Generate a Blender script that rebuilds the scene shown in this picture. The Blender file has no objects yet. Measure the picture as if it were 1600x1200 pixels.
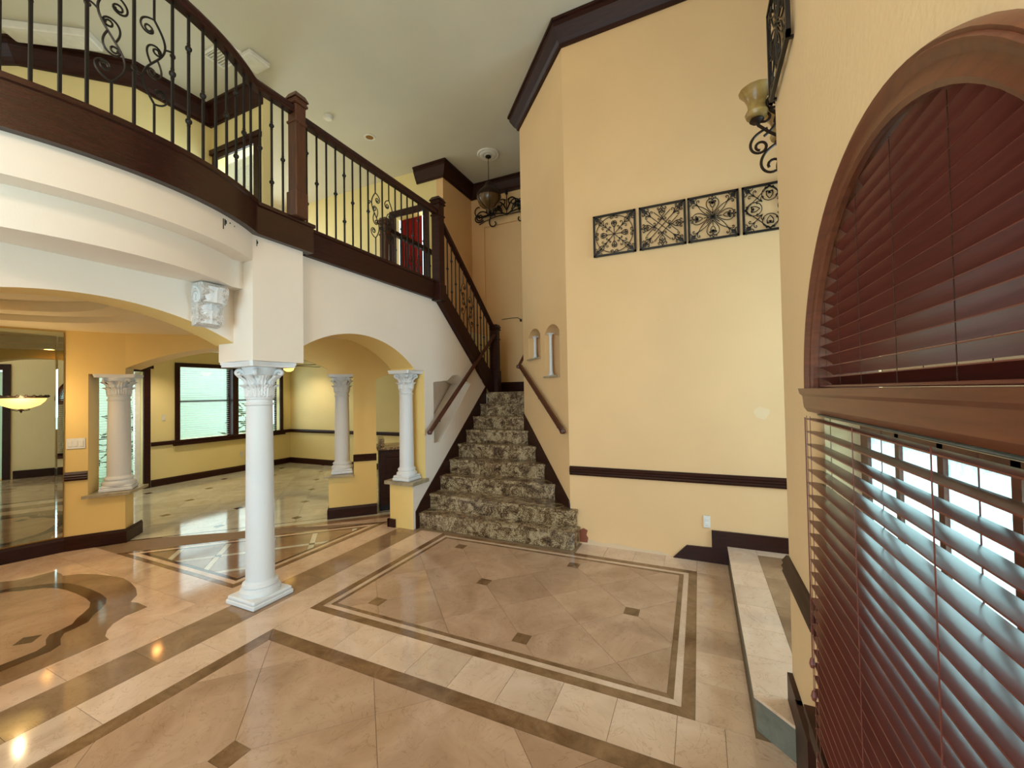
import bpy, bmesh, math, random
from mathutils import Vector, Matrix
from mathutils.geometry import tessellate_polygon
random.seed(7)
R_ = math.radians
SC = bpy.context.scene
COL = SC.collection

# ------------------------------------------------------------------ camera
H = 1.65
_yaw, _pit, _rol = R_(24.6207), R_(1.153), R_(-0.9751)
_fw = Vector((-math.sin(_yaw) * math.cos(_pit), math.cos(_yaw) * math.cos(_pit), math.sin(_pit)))
_rt = Vector((math.cos(_yaw), math.sin(_yaw), 0))
_up = _rt.cross(_fw)
_r2 = math.cos(_rol) * _rt + math.sin(_rol) * _up
_u2 = -math.sin(_rol) * _rt + math.cos(_rol) * _up
cam = bpy.data.objects.new('camera', bpy.data.cameras.new('camera'))
cam.data.sensor_fit = 'HORIZONTAL'; cam.data.sensor_width = 36.0
cam.data.lens = 637.17 / 1600 * 36.0
cam.data.clip_start = 0.02
m = Matrix((( _r2.x, _u2.x, -_fw.x, 0), (_r2.y, _u2.y, -_fw.y, 0), (_r2.z, _u2.z, -_fw.z, H), (0, 0, 0, 1)))
cam.matrix_world = m
COL.objects.link(cam); SC.camera = cam

# ------------------------------------------------------------------ world, light, exposure
w = bpy.data.worlds.new('sky'); SC.world = w; w.use_nodes = True
bg = w.node_tree.nodes['Background']
bg.inputs[0].default_value = (0.72, 0.90, 1.0, 1); bg.inputs[1].default_value = 3.0
SC.view_settings.view_transform = 'Standard'
SC.view_settings.look = 'None'
SC.view_settings.gamma = 1.0
SC.view_settings.use_curve_mapping = False
SC.view_settings.exposure = 0.08
SC.cycles.max_bounces = 7; SC.cycles.diffuse_bounces = 4; SC.cycles.glossy_bounces = 3
SC.cycles.transmission_bounces = 3; SC.cycles.transparent_max_bounces = 6
SC.cycles.caustics_reflective = False; SC.cycles.caustics_refractive = False

def area_light(name, loc, direction, sx, sy, power, color):
    l = bpy.data.lights.new(name, 'AREA'); l.shape = 'RECTANGLE'; l.size = sx; l.size_y = sy
    l.energy = power; l.color = color
    o = bpy.data.objects.new(name, l); COL.objects.link(o)
    o.location = loc
    o.rotation_euler = Vector(direction).to_track_quat('-Z', 'Z' if abs(Vector(direction).normalized().z) < .9 else 'Y').to_euler()
    return o
def point_light(name, loc, power, color, r=.05):
    l = bpy.data.lights.new(name, 'POINT'); l.energy = power; l.color = color; l.shadow_soft_size = r
    o = bpy.data.objects.new(name, l); COL.objects.link(o); o.location = loc
    return o
def spot_light(name, loc, power, color, ang=120, r=.05):
    l = bpy.data.lights.new(name, 'SPOT'); l.energy = power; l.color = color; l.shadow_soft_size = r
    l.spot_size = R_(ang); l.spot_blend = .6
    o = bpy.data.objects.new(name, l); COL.objects.link(o); o.location = loc
    return o
DAY = (0.80, 0.91, 1.0)
WARM = (1.0, 0.85, 0.62)
# daylight at the tall entrance windows behind the camera, the side foyer window, the arched window, the family room glazing
area_light('daylight_entrance', (-1.6, -2.9, 1.4), (0, 1, -0.10), 3.4, 1.9, 165, (.60, .81, 1.0))
point_light('foyer_lamp', (-0.9, -1.1, 3.9), 92, (1.0, .79, .60), .25)
area_light('daylight_side_foyer', (2.5, 3.3, 2.0), (-1, 0, -0.05), 1.6, 2.2, 125, (.55, .78, 1.0))
area_light('daylight_arched_window', (0.75, 1.1, 1.3), (-1, 0, -0.1), 1.1, 1.6, 13, (.62, .93, 1.0))
area_light('hall_fill_light', (-8.6, 4.8, 4.3), (1, 0, -.05), 1.6, 1.8, 45, DAY)  # added fill that brightens the upstairs hall walls, no known window there
area_light('daylight_family_window', (-9.75, 5.6, 1.5), (1, 0, -0.05), 2.2, 1.6, 38, DAY)
area_light('daylight_gallery_room', (-5.7, 3.75, 4.2), (0, -1, -0.1), .8, 1.6, 22, DAY)
area_light('daylight_upstairs_room', (-4.8, 6.9, 4.1), (0, -1, 0), .8, 1.6, 14, DAY)
area_light('daylight_family_door', (-9.75, 3.4, 1.2), (1, 0, -0.05), 1.0, 2.0, 25, DAY)

# ------------------------------------------------------------------ colour and materials
def lin(c):
    return tuple((v / 255 / 12.92) if v / 255 <= 0.04045 else ((v / 255 + 0.055) / 1.055) ** 2.4 for v in c) + (1.0,)
def new_mat(name):
    mt = bpy.data.materials.new(name); mt.use_nodes = True
    nt = mt.node_tree
    return mt, nt, nt.nodes['Principled BSDF']
def N(nt, typ, **kw):
    n = nt.nodes.new(typ)
    for k, v in kw.items():
        if k in n.inputs: n.inputs[k].default_value = v
        else: setattr(n, k, v)
    return n
def ramp(nt, stops):
    n = nt.nodes.new('ShaderNodeValToRGB'); e = n.color_ramp.elements
    while len(e) < len(stops): e.new(0.5)
    for el, (p, c) in zip(e, stops): el.position = p; el.color = c
    return n
def bump(nt, bs, src, strength, dist=.01):
    b = N(nt, 'ShaderNodeBump', Strength=strength, Distance=dist)
    nt.links.new(src, b.inputs['Height']); nt.links.new(b.outputs[0], bs.inputs['Normal'])
def coords(nt, scale=(1, 1, 1), rot=(0, 0, 0), per_object=False):
    t = nt.nodes.new('ShaderNodeTexCoord'); mp = N(nt, 'ShaderNodeMapping'); mp.inputs['Scale'].default_value = scale
    mp.inputs['Rotation'].default_value = rot
    nt.links.new(t.outputs['Object'], mp.inputs['Vector'])
    if per_object:
        oi = nt.nodes.new('ShaderNodeObjectInfo'); ad = N(nt, 'ShaderNodeVectorMath', operation='ADD')
        sc = N(nt, 'ShaderNodeVectorMath', operation='SCALE'); sc.inputs['Scale'].default_value = 37.0
        cb = nt.nodes.new('ShaderNodeCombineXYZ')
        nt.links.new(oi.outputs['Random'], cb.inputs[0]); nt.links.new(oi.outputs['Random'], cb.inputs[1])
        nt.links.new(cb.outputs[0], sc.inputs[0])
        nt.links.new(mp.outputs[0], ad.inputs[0]); nt.links.new(sc.outputs[0], ad.inputs[1])
        return ad.outputs[0]
    return mp.outputs[0]
def paint(name, c, rough=.75, tex=.12, scale=90, var=.05):
    mt, nt, bs = new_mat(name)
    v = coords(nt)
    n2 = N(nt, 'ShaderNodeTexNoise', Scale=1.3, Detail=3.0); nt.links.new(v, n2.inputs['Vector'])
    a = lin(c); b = tuple(x * (1 - var) for x in a[:3]) + (1,)
    rp = ramp(nt, [(.35, b), (.65, a)]); nt.links.new(n2.outputs[0], rp.inputs[0])
    nt.links.new(rp.outputs[0], bs.inputs['Base Color'])
    bs.inputs['Roughness'].default_value = rough
    if tex:
        n = N(nt, 'ShaderNodeTexNoise', Scale=float(scale), Detail=2.0); nt.links.new(v, n.inputs['Vector'])
        bump(nt, bs, n.outputs[0], tex, .004)
    return mt
def wood(name, c1, c2, rough=.35, scale=(3, 3, 40), spec=.5):
    mt, nt, bs = new_mat(name)
    v = coords(nt, scale)
    n = N(nt, 'ShaderNodeTexNoise', Scale=2.0, Detail=5.0, Distortion=.6); nt.links.new(v, n.inputs['Vector'])
    rp = ramp(nt, [(.3, lin(c1)), (.7, lin(c2))]); nt.links.new(n.outputs[0], rp.inputs[0])
    nt.links.new(rp.outputs[0], bs.inputs['Base Color'])
    bs.inputs['Roughness'].default_value = rough; bs.inputs['Specular IOR Level'].default_value = spec
    bump(nt, bs, n.outputs[0], .08, .002)
    return mt
def stone(name, c1, c2, c3, rough=.09, scale=2.2, vein=.5):
    mt, nt, bs = new_mat(name)
    v = coords(nt, per_object=True)
    n = N(nt, 'ShaderNodeTexNoise', Scale=scale, Detail=8.0, Roughness=.62, Distortion=.9); nt.links.new(v, n.inputs['Vector'])
    rp = ramp(nt, [(.30, lin(c2)), (.52, lin(c1)), (.75, lin(c3))]); nt.links.new(n.outputs[0], rp.inputs[0])
    n2 = N(nt, 'ShaderNodeTexNoise', Scale=scale * 2.3, Detail=6.0, Distortion=2.2); nt.links.new(v, n2.inputs['Vector'])
    r2 = ramp(nt, [(.488, (1, 1, 1, 1)), (.50, (1 - vein * .38, 1 - vein * .46, 1 - vein * .55, 1)), (.512, (1, 1, 1, 1))]); nt.links.new(n2.outputs[0], r2.inputs[0])
    oi = nt.nodes.new('ShaderNodeObjectInfo'); mr = N(nt, 'ShaderNodeMapRange'); mr.inputs['To Min'].default_value = .90; mr.inputs['To Max'].default_value = 1.06
    nt.links.new(oi.outputs['Random'], mr.inputs['Value'])
    m1 = N(nt, 'ShaderNodeMix', data_type='RGBA', blend_type='MULTIPLY'); m1.inputs[0].default_value = 1
    nt.links.new(rp.outputs[0], m1.inputs[6]); nt.links.new(r2.outputs[0], m1.inputs[7])
    m2 = N(nt, 'ShaderNodeVectorMath', operation='SCALE'); nt.links.new(m1.outputs[2], m2.inputs[0]); nt.links.new(mr.outputs[0], m2.inputs['Scale'])
    nt.links.new(m2.outputs[0], bs.inputs['Base Color'])
    bs.inputs['Roughness'].default_value = rough
    bs.inputs['Specular IOR Level'].default_value = .55
    return mt
def plain(name, c, rough=.5, metal=0.0, spec=.5):
    mt, nt, bs = new_mat(name)
    v = coords(nt); n = N(nt, 'ShaderNodeTexNoise', Scale=14.0, Detail=3.0); nt.links.new(v, n.inputs['Vector'])
    a = lin(c); rp = ramp(nt, [(.3, tuple(x * .9 for x in a[:3]) + (1,)), (.7, a)]); nt.links.new(n.outputs[0], rp.inputs[0])
    nt.links.new(rp.outputs[0], bs.inputs['Base Color'])
    bs.inputs['Roughness'].default_value = rough; bs.inputs['Metallic'].default_value = metal; bs.inputs['Specular IOR Level'].default_value = spec
    return mt
def emit(name, c, strength):
    mt, nt, bs = new_mat(name)
    bs.inputs['Base Color'].default_value = lin(c)
    bs.inputs['Emission Color'].default_value = lin(c); bs.inputs['Emission Strength'].default_value = strength
    return mt
M = {}
M['cream'] = paint('cream_yellow_wall_paint', (238, 196, 142), .7, .08, 120)
M['stucco'] = paint('cream_textured_wall_paint', (238, 202, 152), .7, .35, 45)
M['white'] = paint('pale_cream_plaster', (242, 228, 212), .75, .08, 120)
M['gold'] = paint('golden_yellow_wall_paint', (240, 205, 128), .7, .10, 120)
M['pale_yellow'] = paint('pale_yellow_wall_paint', (244, 226, 164), .7, .08, 120)
M['ceiling'] = paint('off_white_ceiling_paint', (214, 208, 190), .85, .15, 60)
M['ceiling_low'] = paint('warm_white_ceiling_paint', (245, 228, 190), .85, .10, 60)
M['wood'] = wood('dark_mahogany_wood', (36, 14, 9), (58, 25, 15), .42, (3, 3, 40), .25)
M['wood_fascia'] = wood('scuffed_dark_wood_band', (34, 14, 11), (58, 26, 20), .24, (14, 3, 60))
M['wood_red'] = wood('brown_oak_newel', (66, 36, 22), (96, 56, 34), .4, (30, 30, 3))
M['casing'] = wood('reddish_brown_window_wood', (92, 46, 28), (116, 62, 38), .33, (3, 3, 30))
M['blind'] = wood('mahogany_blind_slat', (94, 42, 34), (120, 58, 46), .28, (4, 2, 60), .6)
M['rail'] = wood('brown_stained_handrail', (64, 30, 18), (90, 46, 28), .33, (3, 3, 30))
M['iron'] = plain('black_wrought_iron', (26, 22, 20), .45, .3)
M['bronze'] = plain('dark_bronze_iron', (48, 34, 24), .45, .5)
M['marble'] = stone('cream_marble', (188, 152, 122), (168, 132, 102), (204, 170, 140), .10)
M['marble_light'] = stone('light_cream_marble', (218, 186, 158), (198, 166, 138), (232, 204, 178), .09)
M['marble_pale'] = stone('pale_beige_marble', (208, 202, 182), (190, 184, 162), (222, 216, 198), .08)
M['emperador'] = stone('brown_emperador_marble', (130, 97, 66), (102, 73, 47), (152, 118, 86), .10, 6.0, .8)
M['tan'] = stone('tan_grey_marble', (154, 122, 92), (132, 102, 74), (172, 140, 108), .08)
M['darkbrown'] = stone('dark_brown_marble', (84, 50, 28), (58, 32, 18), (104, 66, 38), .09, 6.0, .6)
M['grout'] = plain('beige_grout', (142, 116, 86), .8)
M['plaster'] = paint('white_cast_stone', (228, 228, 228), .6, .35, 160, .06)
def carved():
    mt, nt, bs = new_mat('carved_white_stone'); v = coords(nt)
    vo = N(nt, 'ShaderNodeTexNoise', Scale=42.0, Detail=2.0, Distortion=1.5); nt.links.new(v, vo.inputs['Vector'])
    bs.inputs['Base Color'].default_value = lin((228, 220, 212)); bs.inputs['Roughness'].default_value = .6
    bump(nt, bs, vo.outputs[0], 1.0, .03); return mt
M['carved'] = carved()
M['ledge'] = stone('grey_stone_ledge', (176, 160, 130), (140, 124, 98), (196, 182, 154), .2, 5.0)
M['riser_grey'] = stone('grey_green_slate', (112, 112, 100), (88, 88, 78), (130, 130, 116), .35, 4.0, .6)
M['switch'] = plain('white_plastic', (236, 232, 222), .35)
M['brass'] = plain('aged_brass', (150, 110, 50), .35, .8)
M['red'] = plain('red_curtain_fabric', (150, 12, 16), .8)
M['black'] = plain('matt_black', (14, 12, 12), .6)
M['outside'] = paint('outside_pale_stucco', (212, 232, 214), .9, .2, 40)
M['outside_tan'] = paint('outside_tan_stucco', (150, 118, 92), .9, .6, 30)
M['grass'] = paint('outside_lawn', (90, 120, 60), .9, .5, 30, .4)
M['leaf'] = plain('green_leaf', (52, 92, 40), .6)
M['bulb'] = emit('warm_glass_glow', (255, 212, 112), 1.9)
M['candisc'] = emit('warm_lamp_disc', (255, 226, 170), 12.0)
def granite():
    mt, nt, bs = new_mat('speckled_granite')
    v = coords(nt, per_object=True)
    n = N(nt, 'ShaderNodeTexNoise', Scale=95.0, Detail=4.0, Roughness=.75); nt.links.new(v, n.inputs['Vector'])
    n2 = N(nt, 'ShaderNodeTexNoise', Scale=7.5, Detail=7.0, Roughness=.65, Distortion=1.1); nt.links.new(v, n2.inputs['Vector'])
    ad = N(nt, 'ShaderNodeMath', operation='MULTIPLY_ADD'); ad.inputs[1].default_value = .82; nt.links.new(n2.outputs[0], ad.inputs[0]); nt.links.new(n.outputs[0], ad.inputs[2])
    rp = ramp(nt, [(.72, lin((34, 20, 12))), (.83, lin((80, 57, 36))), (.93, lin((128, 102, 70))), (1.02 - .02, lin((188, 166, 130)))])
    nt.links.new(ad.outputs[0], rp.inputs[0]); nt.links.new(rp.outputs[0], bs.inputs['Base Color'])
    bs.inputs['Roughness'].default_value = .22
    return mt
M['granite'] = granite()
def glass(name, tint=(.92, .97, .96), mirror=False):
    mt, nt, bs = new_mat(name)
    if mirror:
        bs.inputs['Metallic'].default_value = 1; bs.inputs['Roughness'].default_value = .01
        bs.inputs['Base Color'].default_value = (.46, .49, .40, 1)
        return mt
    out = nt.nodes['Material Output']
    tr = N(nt, 'ShaderNodeBsdfTransparent'); tr.inputs[0].default_value = (*tint, 1)
    gl = N(nt, 'ShaderNodeBsdfGlossy'); gl.inputs['Roughness'].default_value = .02
    mx = N(nt, 'ShaderNodeMixShader'); mx.inputs[0].default_value = .07
    nt.links.new(tr.outputs[0], mx.inputs[1]); nt.links.new(gl.outputs[0], mx.inputs[2]); nt.links.new(mx.outputs[0], out.inputs[0])
    return mt
M['glass'] = glass('window_glass')
def obscure():
    mt, nt, bs = new_mat('obscure_textured_glass')
    out = nt.nodes['Material Output']; v = coords(nt)
    n = N(nt, 'ShaderNodeTexNoise', Scale=38.0, Detail=2.0, Distortion=2.0); nt.links.new(v, n.inputs['Vector'])
    rp_ = ramp(nt, [(.40, (.62, .78, .76, 1)), (.47, (.86, .96, .96, 1))]); nt.links.new(n.outputs[0], rp_.inputs[0])
    tl = N(nt, 'ShaderNodeBsdfTranslucent'); nt.links.new(rp_.outputs[0], tl.inputs[0])
    gl = N(nt, 'ShaderNodeBsdfGlossy'); gl.inputs['Roughness'].default_value = .15
    mx = N(nt, 'ShaderNodeMixShader'); mx.inputs[0].default_value = .06
    nt.links.new(tl.outputs[0], mx.inputs[1]); nt.links.new(gl.outputs[0], mx.inputs[2]); nt.links.new(mx.outputs[0], out.inputs[0])
    return mt
M['obscure'] = obscure()
M['mirror'] = glass('antique_mirror', mirror=True)
def amber():
    mt, nt, bs = new_mat('amber_scavo_glass')
    v = coords(nt); n = N(nt, 'ShaderNodeTexNoise', Scale=12.0, Detail=4.0); nt.links.new(v, n.inputs['Vector'])
    rp = ramp(nt, [(.3, lin((150, 112, 52))), (.7, lin((206, 172, 104)))]); nt.links.new(n.outputs[0], rp.inputs[0])
    nt.links.new(rp.outputs[0], bs.inputs['Base Color']); bs.inputs['Roughness'].default_value = .3
    bs.inputs['Transmission Weight'].default_value = .25
    return mt
M['amber'] = amber()
M['smoked'] = plain('smoked_brown_glass', (92, 68, 38), .25)

# ------------------------------------------------------------------ mesh helpers
class MB:
    def __init__(s): s.v = []; s.f = []
    def add(s, vs, fs):
        b = len(s.v); s.v += [tuple(p) for p in vs]; s.f += [tuple(i + b for i in f) for f in fs]; return s
    def box(s, x0, x1, y0, y1, z0, z1):
        return s.add([(x0, y0, z0), (x1, y0, z0), (x1, y1, z0), (x0, y1, z0), (x0, y0, z1), (x1, y0, z1), (x1, y1, z1), (x0, y1, z1)],
                     [(3, 2, 1, 0), (4, 5, 6, 7), (0, 1, 5, 4), (1, 2, 6, 5), (2, 3, 7, 6), (3, 0, 4, 7)])
    def cbox(s, x0, x1, y0, y1, z0, z1, c=.004):
        "box with chamfered vertical and horizontal edges"
        rings = [(c, z0), (0, z0 + c), (0, z1 - c), (c, z1)]
        b = len(s.v); n = 8
        for o, z in rings:
            X0, X1, Y0, Y1 = x0 + o, x1 - o, y0 + o, y1 - o
            s.v += [(X0 + c, Y0, z), (X1 - c, Y0, z), (X1, Y0 + c, z), (X1, Y1 - c, z), (X1 - c, Y1, z), (X0 + c, Y1, z), (X0, Y1 - c, z), (X0, Y0 + c, z)]
        for k in range(3):
            for i in range(n):
                a = b + k * n + i; d = b + k * n + (i + 1) % n
                s.f.append((a, d, d + n, a + n))
        s.f.append(tuple(b + i for i in reversed(range(n)))); s.f.append(tuple(b + 3 * n + i for i in range(n)))
        return s
    def obox(s, o, u, w, L, T, z0, z1):
        "box from ground point o along u (length L) and w (depth T)"
        o = Vector((o[0], o[1], 0)); u = Vector((u[0], u[1], 0)); w = Vector((w[0], w[1], 0))
        P = [o, o + u * L, o + u * L + w * T, o + w * T]
        return s.add([(p.x, p.y, z0) for p in P] + [(p.x, p.y, z1) for p in P],
                     [(3, 2, 1, 0), (4, 5, 6, 7), (0, 1, 5, 4), (1, 2, 6, 5), (2, 3, 7, 6), (3, 0, 4, 7)])
    def prism(s, poly, z0, z1):
        n = len(poly)
        tris = tessellate_polygon([[Vector((p[0], p[1], 0)) for p in poly]])
        s.add([(p[0], p[1], z0) for p in poly] + [(p[0], p[1], z1) for p in poly],
              [tuple(reversed(t)) for t in tris] + [tuple(i + n for i in t) for t in tris] + [(i, (i + 1) % n, (i + 1) % n + n, i + n) for i in range(n)])
        return s
    def slab(s, o, u, w, T, outer, holes=()):
        "wall slab: 2D outline (a along u from o, z) with holes, thickness T along w"
        o = Vector((o[0], o[1], 0)); u = Vector((u[0], u[1], 0)).normalized(); w = Vector((w[0], w[1], 0)).normalized()
        loops = [list(outer)] + [list(h) for h in holes]
        flat = [p for l in loops for p in l]; n = len(flat)
        tris = tessellate_polygon([[Vector((p[0], p[1], 0)) for p in l] for l in loops])
        V = [o + u * p[0] + Vector((0, 0, p[1])) for p in flat]
        F = [tuple(t) for t in tris] + [tuple(i + n for i in reversed(t)) for t in tris]
        k = 0
        for l in loops:
            c = len(l)
            F += [(k + i, k + i + n, k + (i + 1) % c + n, k + (i + 1) % c) for i in range(c)]
            k += c
        return s.add(V + [p + w * T for p in V], F)
    def sweep(s, path, prof, closed=False, cap=True):
        "profile (out, dz) swept along a 3D path; 'out' is to the right of travel, mitred in plan"
        P = [Vector(p) for p in path]; n = len(P); m_ = len(prof); b = len(s.v)
        def d2(a, c):
            v = Vector((c.x - a.x, c.y - a.y)); return v.normalized() if v.length > 1e-9 else None
        for i in range(n):
            da = d2(P[i - 1], P[i]) if (i > 0 or closed) else None
            db = d2(P[i], P[(i + 1) % n]) if (i < n - 1 or closed) else None
            da = da or db; db = db or da
            na = Vector((da.y, -da.x)); nb = Vector((db.y, -db.x))
            mv = (na + nb) / max(.15, 1 + na.dot(nb))
            for (o, z) in prof:
                s.v.append((P[i].x + mv.x * o, P[i].y + mv.y * o, P[i].z + z))
        for i in range(n if closed else n - 1):
            j = (i + 1) % n
            for k in range(m_):
                l = (k + 1) % m_
                s.f.append((b + i * m_ + k, b + i * m_ + l, b + j * m_ + l, b + j * m_ + k))
        if cap and not closed:
            s.f.append(tuple(b + k for k in reversed(range(m_)))); s.f.append(tuple(b + (n - 1) * m_ + k for k in range(m_)))
        return s
    def tube(s, pts, r, n=5, cap=True):
        P = [Vector(p) for p in pts]; b = len(s.v)
        if len(P) < 2: return s
        ref = None
        for i, p in enumerate(P):
            t = (P[min(i + 1, len(P) - 1)] - P[max(i - 1, 0)]).normalized()
            if ref is None:
                ref = t.cross(Vector((0, 0, 1)) if abs(t.z) < .9 else Vector((1, 0, 0))).normalized()
            ref = (ref - t * ref.dot(t)).normalized(); bi = t.cross(ref)
            rr = r[i] if isinstance(r, (list, tuple)) else r
            for k in range(n):
                a = 2 * math.pi * k / n + math.pi / n
                s.v.append(tuple(p + ref * math.cos(a) * rr + bi * math.sin(a) * rr))
        for i in range(len(P) - 1):
            for k in range(n):
                l = (k + 1) % n
                s.f.append((b + i * n + k, b + i * n + l, b + (i + 1) * n + l, b + (i + 1) * n + k))
        if cap:
            s.f.append(tuple(b + k for k in reversed(range(n)))); s.f.append(tuple(b + (len(P) - 1) * n + k for k in range(n)))
        return s
    def lathe(s, prof, n=24, c=(0, 0, 0), ell=(1, 1), flute=0, a0=0.0, a1=2 * math.pi):
        b = len(s.v); full = abs(a1 - a0 - 2 * math.pi) < 1e-6; nn = n if full else n + 1
        for r, z in prof:
            for k in range(nn):
                a = a0 + (a1 - a0) * k / n
                rr = r * (1 + flute * math.cos(a * 12))
                s.v.append((c[0] + rr * ell[0] * math.cos(a), c[1] + rr * ell[1] * math.sin(a), c[2] + z))
        for i in range(len(prof) - 1):
            for k in range(n):
                l = (k + 1) % nn if full else k + 1
                s.f.append((b + i * nn + k, b + i * nn + l, b + (i + 1) * nn + l, b + (i + 1) * nn + k))
        if full:
            if prof[0][0] > 1e-4: s.f.append(tuple(b + k for k in reversed(range(n))))
            if prof[-1][0] > 1e-4: s.f.append(tuple(b + (len(prof) - 1) * nn + k for k in range(n)))
        return s
    def mesh(s, name, smooth=False):
        me = bpy.data.meshes.new(name); me.from_pydata(s.v, [], s.f); me.validate(); 
        bm = bmesh.new(); bm.from_mesh(me); bmesh.ops.recalc_face_normals(bm, faces=bm.faces); bm.to_mesh(me); bm.free()
        if smooth:
            me.polygons.foreach_set('use_smooth', [True] * len(me.polygons))
            try: me.set_sharp_from_angle(angle=R_(40))
            except Exception: pass
        return me
    def build(s, name, mat, parent=None, smooth=False, loc=(0, 0, 0), rz=0):
        me = s.mesh(name, smooth); me.materials.append(mat if not isinstance(mat, str) else M[mat])
        return place(name, me, parent, loc, rz)
def place(name, me, parent=None, loc=(0, 0, 0), rz=0):
    o = bpy.data.objects.new(name, me); COL.objects.link(o)
    o.location = loc; o.rotation_euler = (0, 0, rz)
    if parent is not None: o.parent = parent
    return o
def tag(o, label, cat, group=None, kind=None):
    o['label'] = label; o['category'] = cat
    if group: o['group'] = group
    if kind: o['kind'] = kind
    return o
def thing(name, label, cat, loc=(0, 0, 0), rz=0, group=None, kind=None):
    o = bpy.data.objects.new(name, None); COL.objects.link(o); o.location = loc; o.rotation_euler = (0, 0, rz)
    o.empty_display_size = .1
    return tag(o, label, cat, group, kind)
def struct(name, mb, mat, label, cat='wall', smooth=False):
    return tag(mb.build(name, mat, None, smooth), label, cat, kind='structure')
def arc2(cy, cz, rx, rz, a0, a1, n):
    return [(cy + rx * math.cos(a0 + (a1 - a0) * k / n), cz + rz * math.sin(a0 + (a1 - a0) * k / n)) for k in range(n + 1)]
def seg_arch(y0, y1, spring, apex, n=20):
    "segmental arch points from (y0,spring) over the apex to (y1,spring)"
    h = (y1 - y0) / 2; s_ = apex - spring; R = (h * h + s_ * s_) / (2 * s_); a = math.asin(min(1, h / R)); cz = apex - R; cy = (y0 + y1) / 2
    return [(cy + R * math.sin(-a + 2 * a * k / n), cz + R * math.cos(-a + 2 * a * k / n)) for k in range(n + 1)]

ZC = 5.75      # high ceiling
A = Vector((-1.313, 4.345)); B = Vector((-2.305, 5.443))      # angled stair wall
UAB = (B - A).normalized(); NAB = Vector((UAB.y, -UAB.x))      # NAB points away from the room (right/back)
if NAB.x < 0: NAB = -NAB
Q45 = Vector((-4.528, 3.947)); P1 = Vector((-6.32, 2.02)); P2 = Vector((-6.045, 2.43)); P0 = Vector((-6.43, 1.60))
D45 = Vector((1, 1)).normalized(); N45 = Vector((-1, 1)).normalized()
BOW = (-4.27, 1.17, 1.44)
def bow_pts(off, n=28, y0=.33, y1=2.01):
    r = BOW[2]; a1 = math.asin((y1 - BOW[1]) / r); a0 = math.asin((y0 - BOW[1]) / r)
    return [(BOW[0] + (r + off) * math.cos(a0 + (a1 - a0) * k / n), BOW[1] + (r + off) * math.sin(a0 + (a1 - a0) * k / n)) for k in range(n + 1)]

# ================================================================== THE SETTING
# ---------------- walls
struct('wall_back', MB().box(A.x, 2.4, 4.345, 4.5, 0, ZC), 'cream', 'tall cream yellow wall behind the iron panels and the chair rail')
def niche(u0, u1, z0, zs, top):
    return [(u0, z0), (u1, z0)] + list(reversed(seg_arch(u0, u1, zs, top, 8)))
struct('wall_angled', MB().slab(A, UAB, NAB, .22, [(0, 0), ((B - A).length, 0), ((B - A).length, ZC), (0, ZC)],
       [niche(.80, 1.26, 2.08, 2.40, 2.50), niche(.20, .66, 1.82, 2.36, 2.46)]), 'cream', 'angled cream wall right of the stairs with two small arched openings')
SLOPE = (1.66 - 2.9) / (6.0 - 4.53)
nichepoly = [(4.465, 1.0), (4.62, 1.0), (5.44, 1.79), (5.20, 1.86), (5.06, 1.92), (4.92, 1.90), (4.80, 1.83), (4.465, 1.80)]
outer = [(4.02, 0), (7.05, 0), (7.05, 1.60), (6.05, 1.62), (4.53, 2.9), (2.45, 2.9)] + [(y, z) for y, z in [(2.45, 2.10)]]
ar = [(y, 2.277 - (1.35 - math.sqrt(max(0, 1.35 ** 2 - (y - 3.2) ** 2)))) for y in [2.45 + (4.06 - 2.45) * k / 24 for k in range(25)]]
outer = [(4.02, 0), (7.05, 0), (7.05, 1.60), (6.05, 1.62), (4.53, 2.9), (2.45, 2.9)] + ar + [(4.06, 1.945), (4.27, 1.945), (4.27, .53), (4.02, .53)]
struct('wall_stair', MB().slab((-3.19, 0), (0, 1), (-1, 0), .36, outer, [nichepoly]), 'white', 'pale plaster wall beside the stairs with a wide arch and a slanted opening')
struct('wall_niche', MB().box(-3.62, -3.575, 4.30, 5.85, .5, 2.2), 'white', 'pale back of the slanted opening beside the stair handrail')
struct('wall_pillar', MB().box(-3.53, -3.10, 2.01, 2.45, 1.93, 2.9), 'white', 'square plaster block resting on the nearest white column', 'pillar')
struct('wall_arch', MB().slab((-3.335, 0), (0, 1), (-1, 0), .25, [(-2.6, 0), (.33, 0)] + seg_arch(.33, 2.02, 2.07, 2.287, 24) + [(2.02, 2.9), (-2.6, 2.9)]), 'white', 'pale arched wall under the curved balcony')
b = bow_pts(0); struct('trim_1', MB().prism([(-3.50, .33)] + b + [(-3.50, 2.01)], 2.70, 2.90), 'white', 'upper curved plaster band under the wooden balcony edge', 'cornice', True)
b = bow_pts(-.14, y0=.33, y1=2.01); b = [(x, y) for x, y in bow_pts(-.14) if True]
struct('trim_2', MB().prism([(-3.50, .33), (b[0][0], .33)] + b + [(b[-1][0], 2.01), (-3.50, 2.01)], 2.49, 2.71), 'white', 'lower set back curved plaster band above the scroll corbel', 'cornice', True)
def repaint(name, mat, test):
    me = bpy.data.objects[name].data; me.materials.append(M[mat])
    for p in me.polygons:
        if test(p): p.material_index = 1
repaint('wall_stair', 'gold', lambda p: p.normal.x < .5 and p.center.y < 4.45)
repaint('wall_arch', 'gold', lambda p: p.normal.x < .5)
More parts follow.
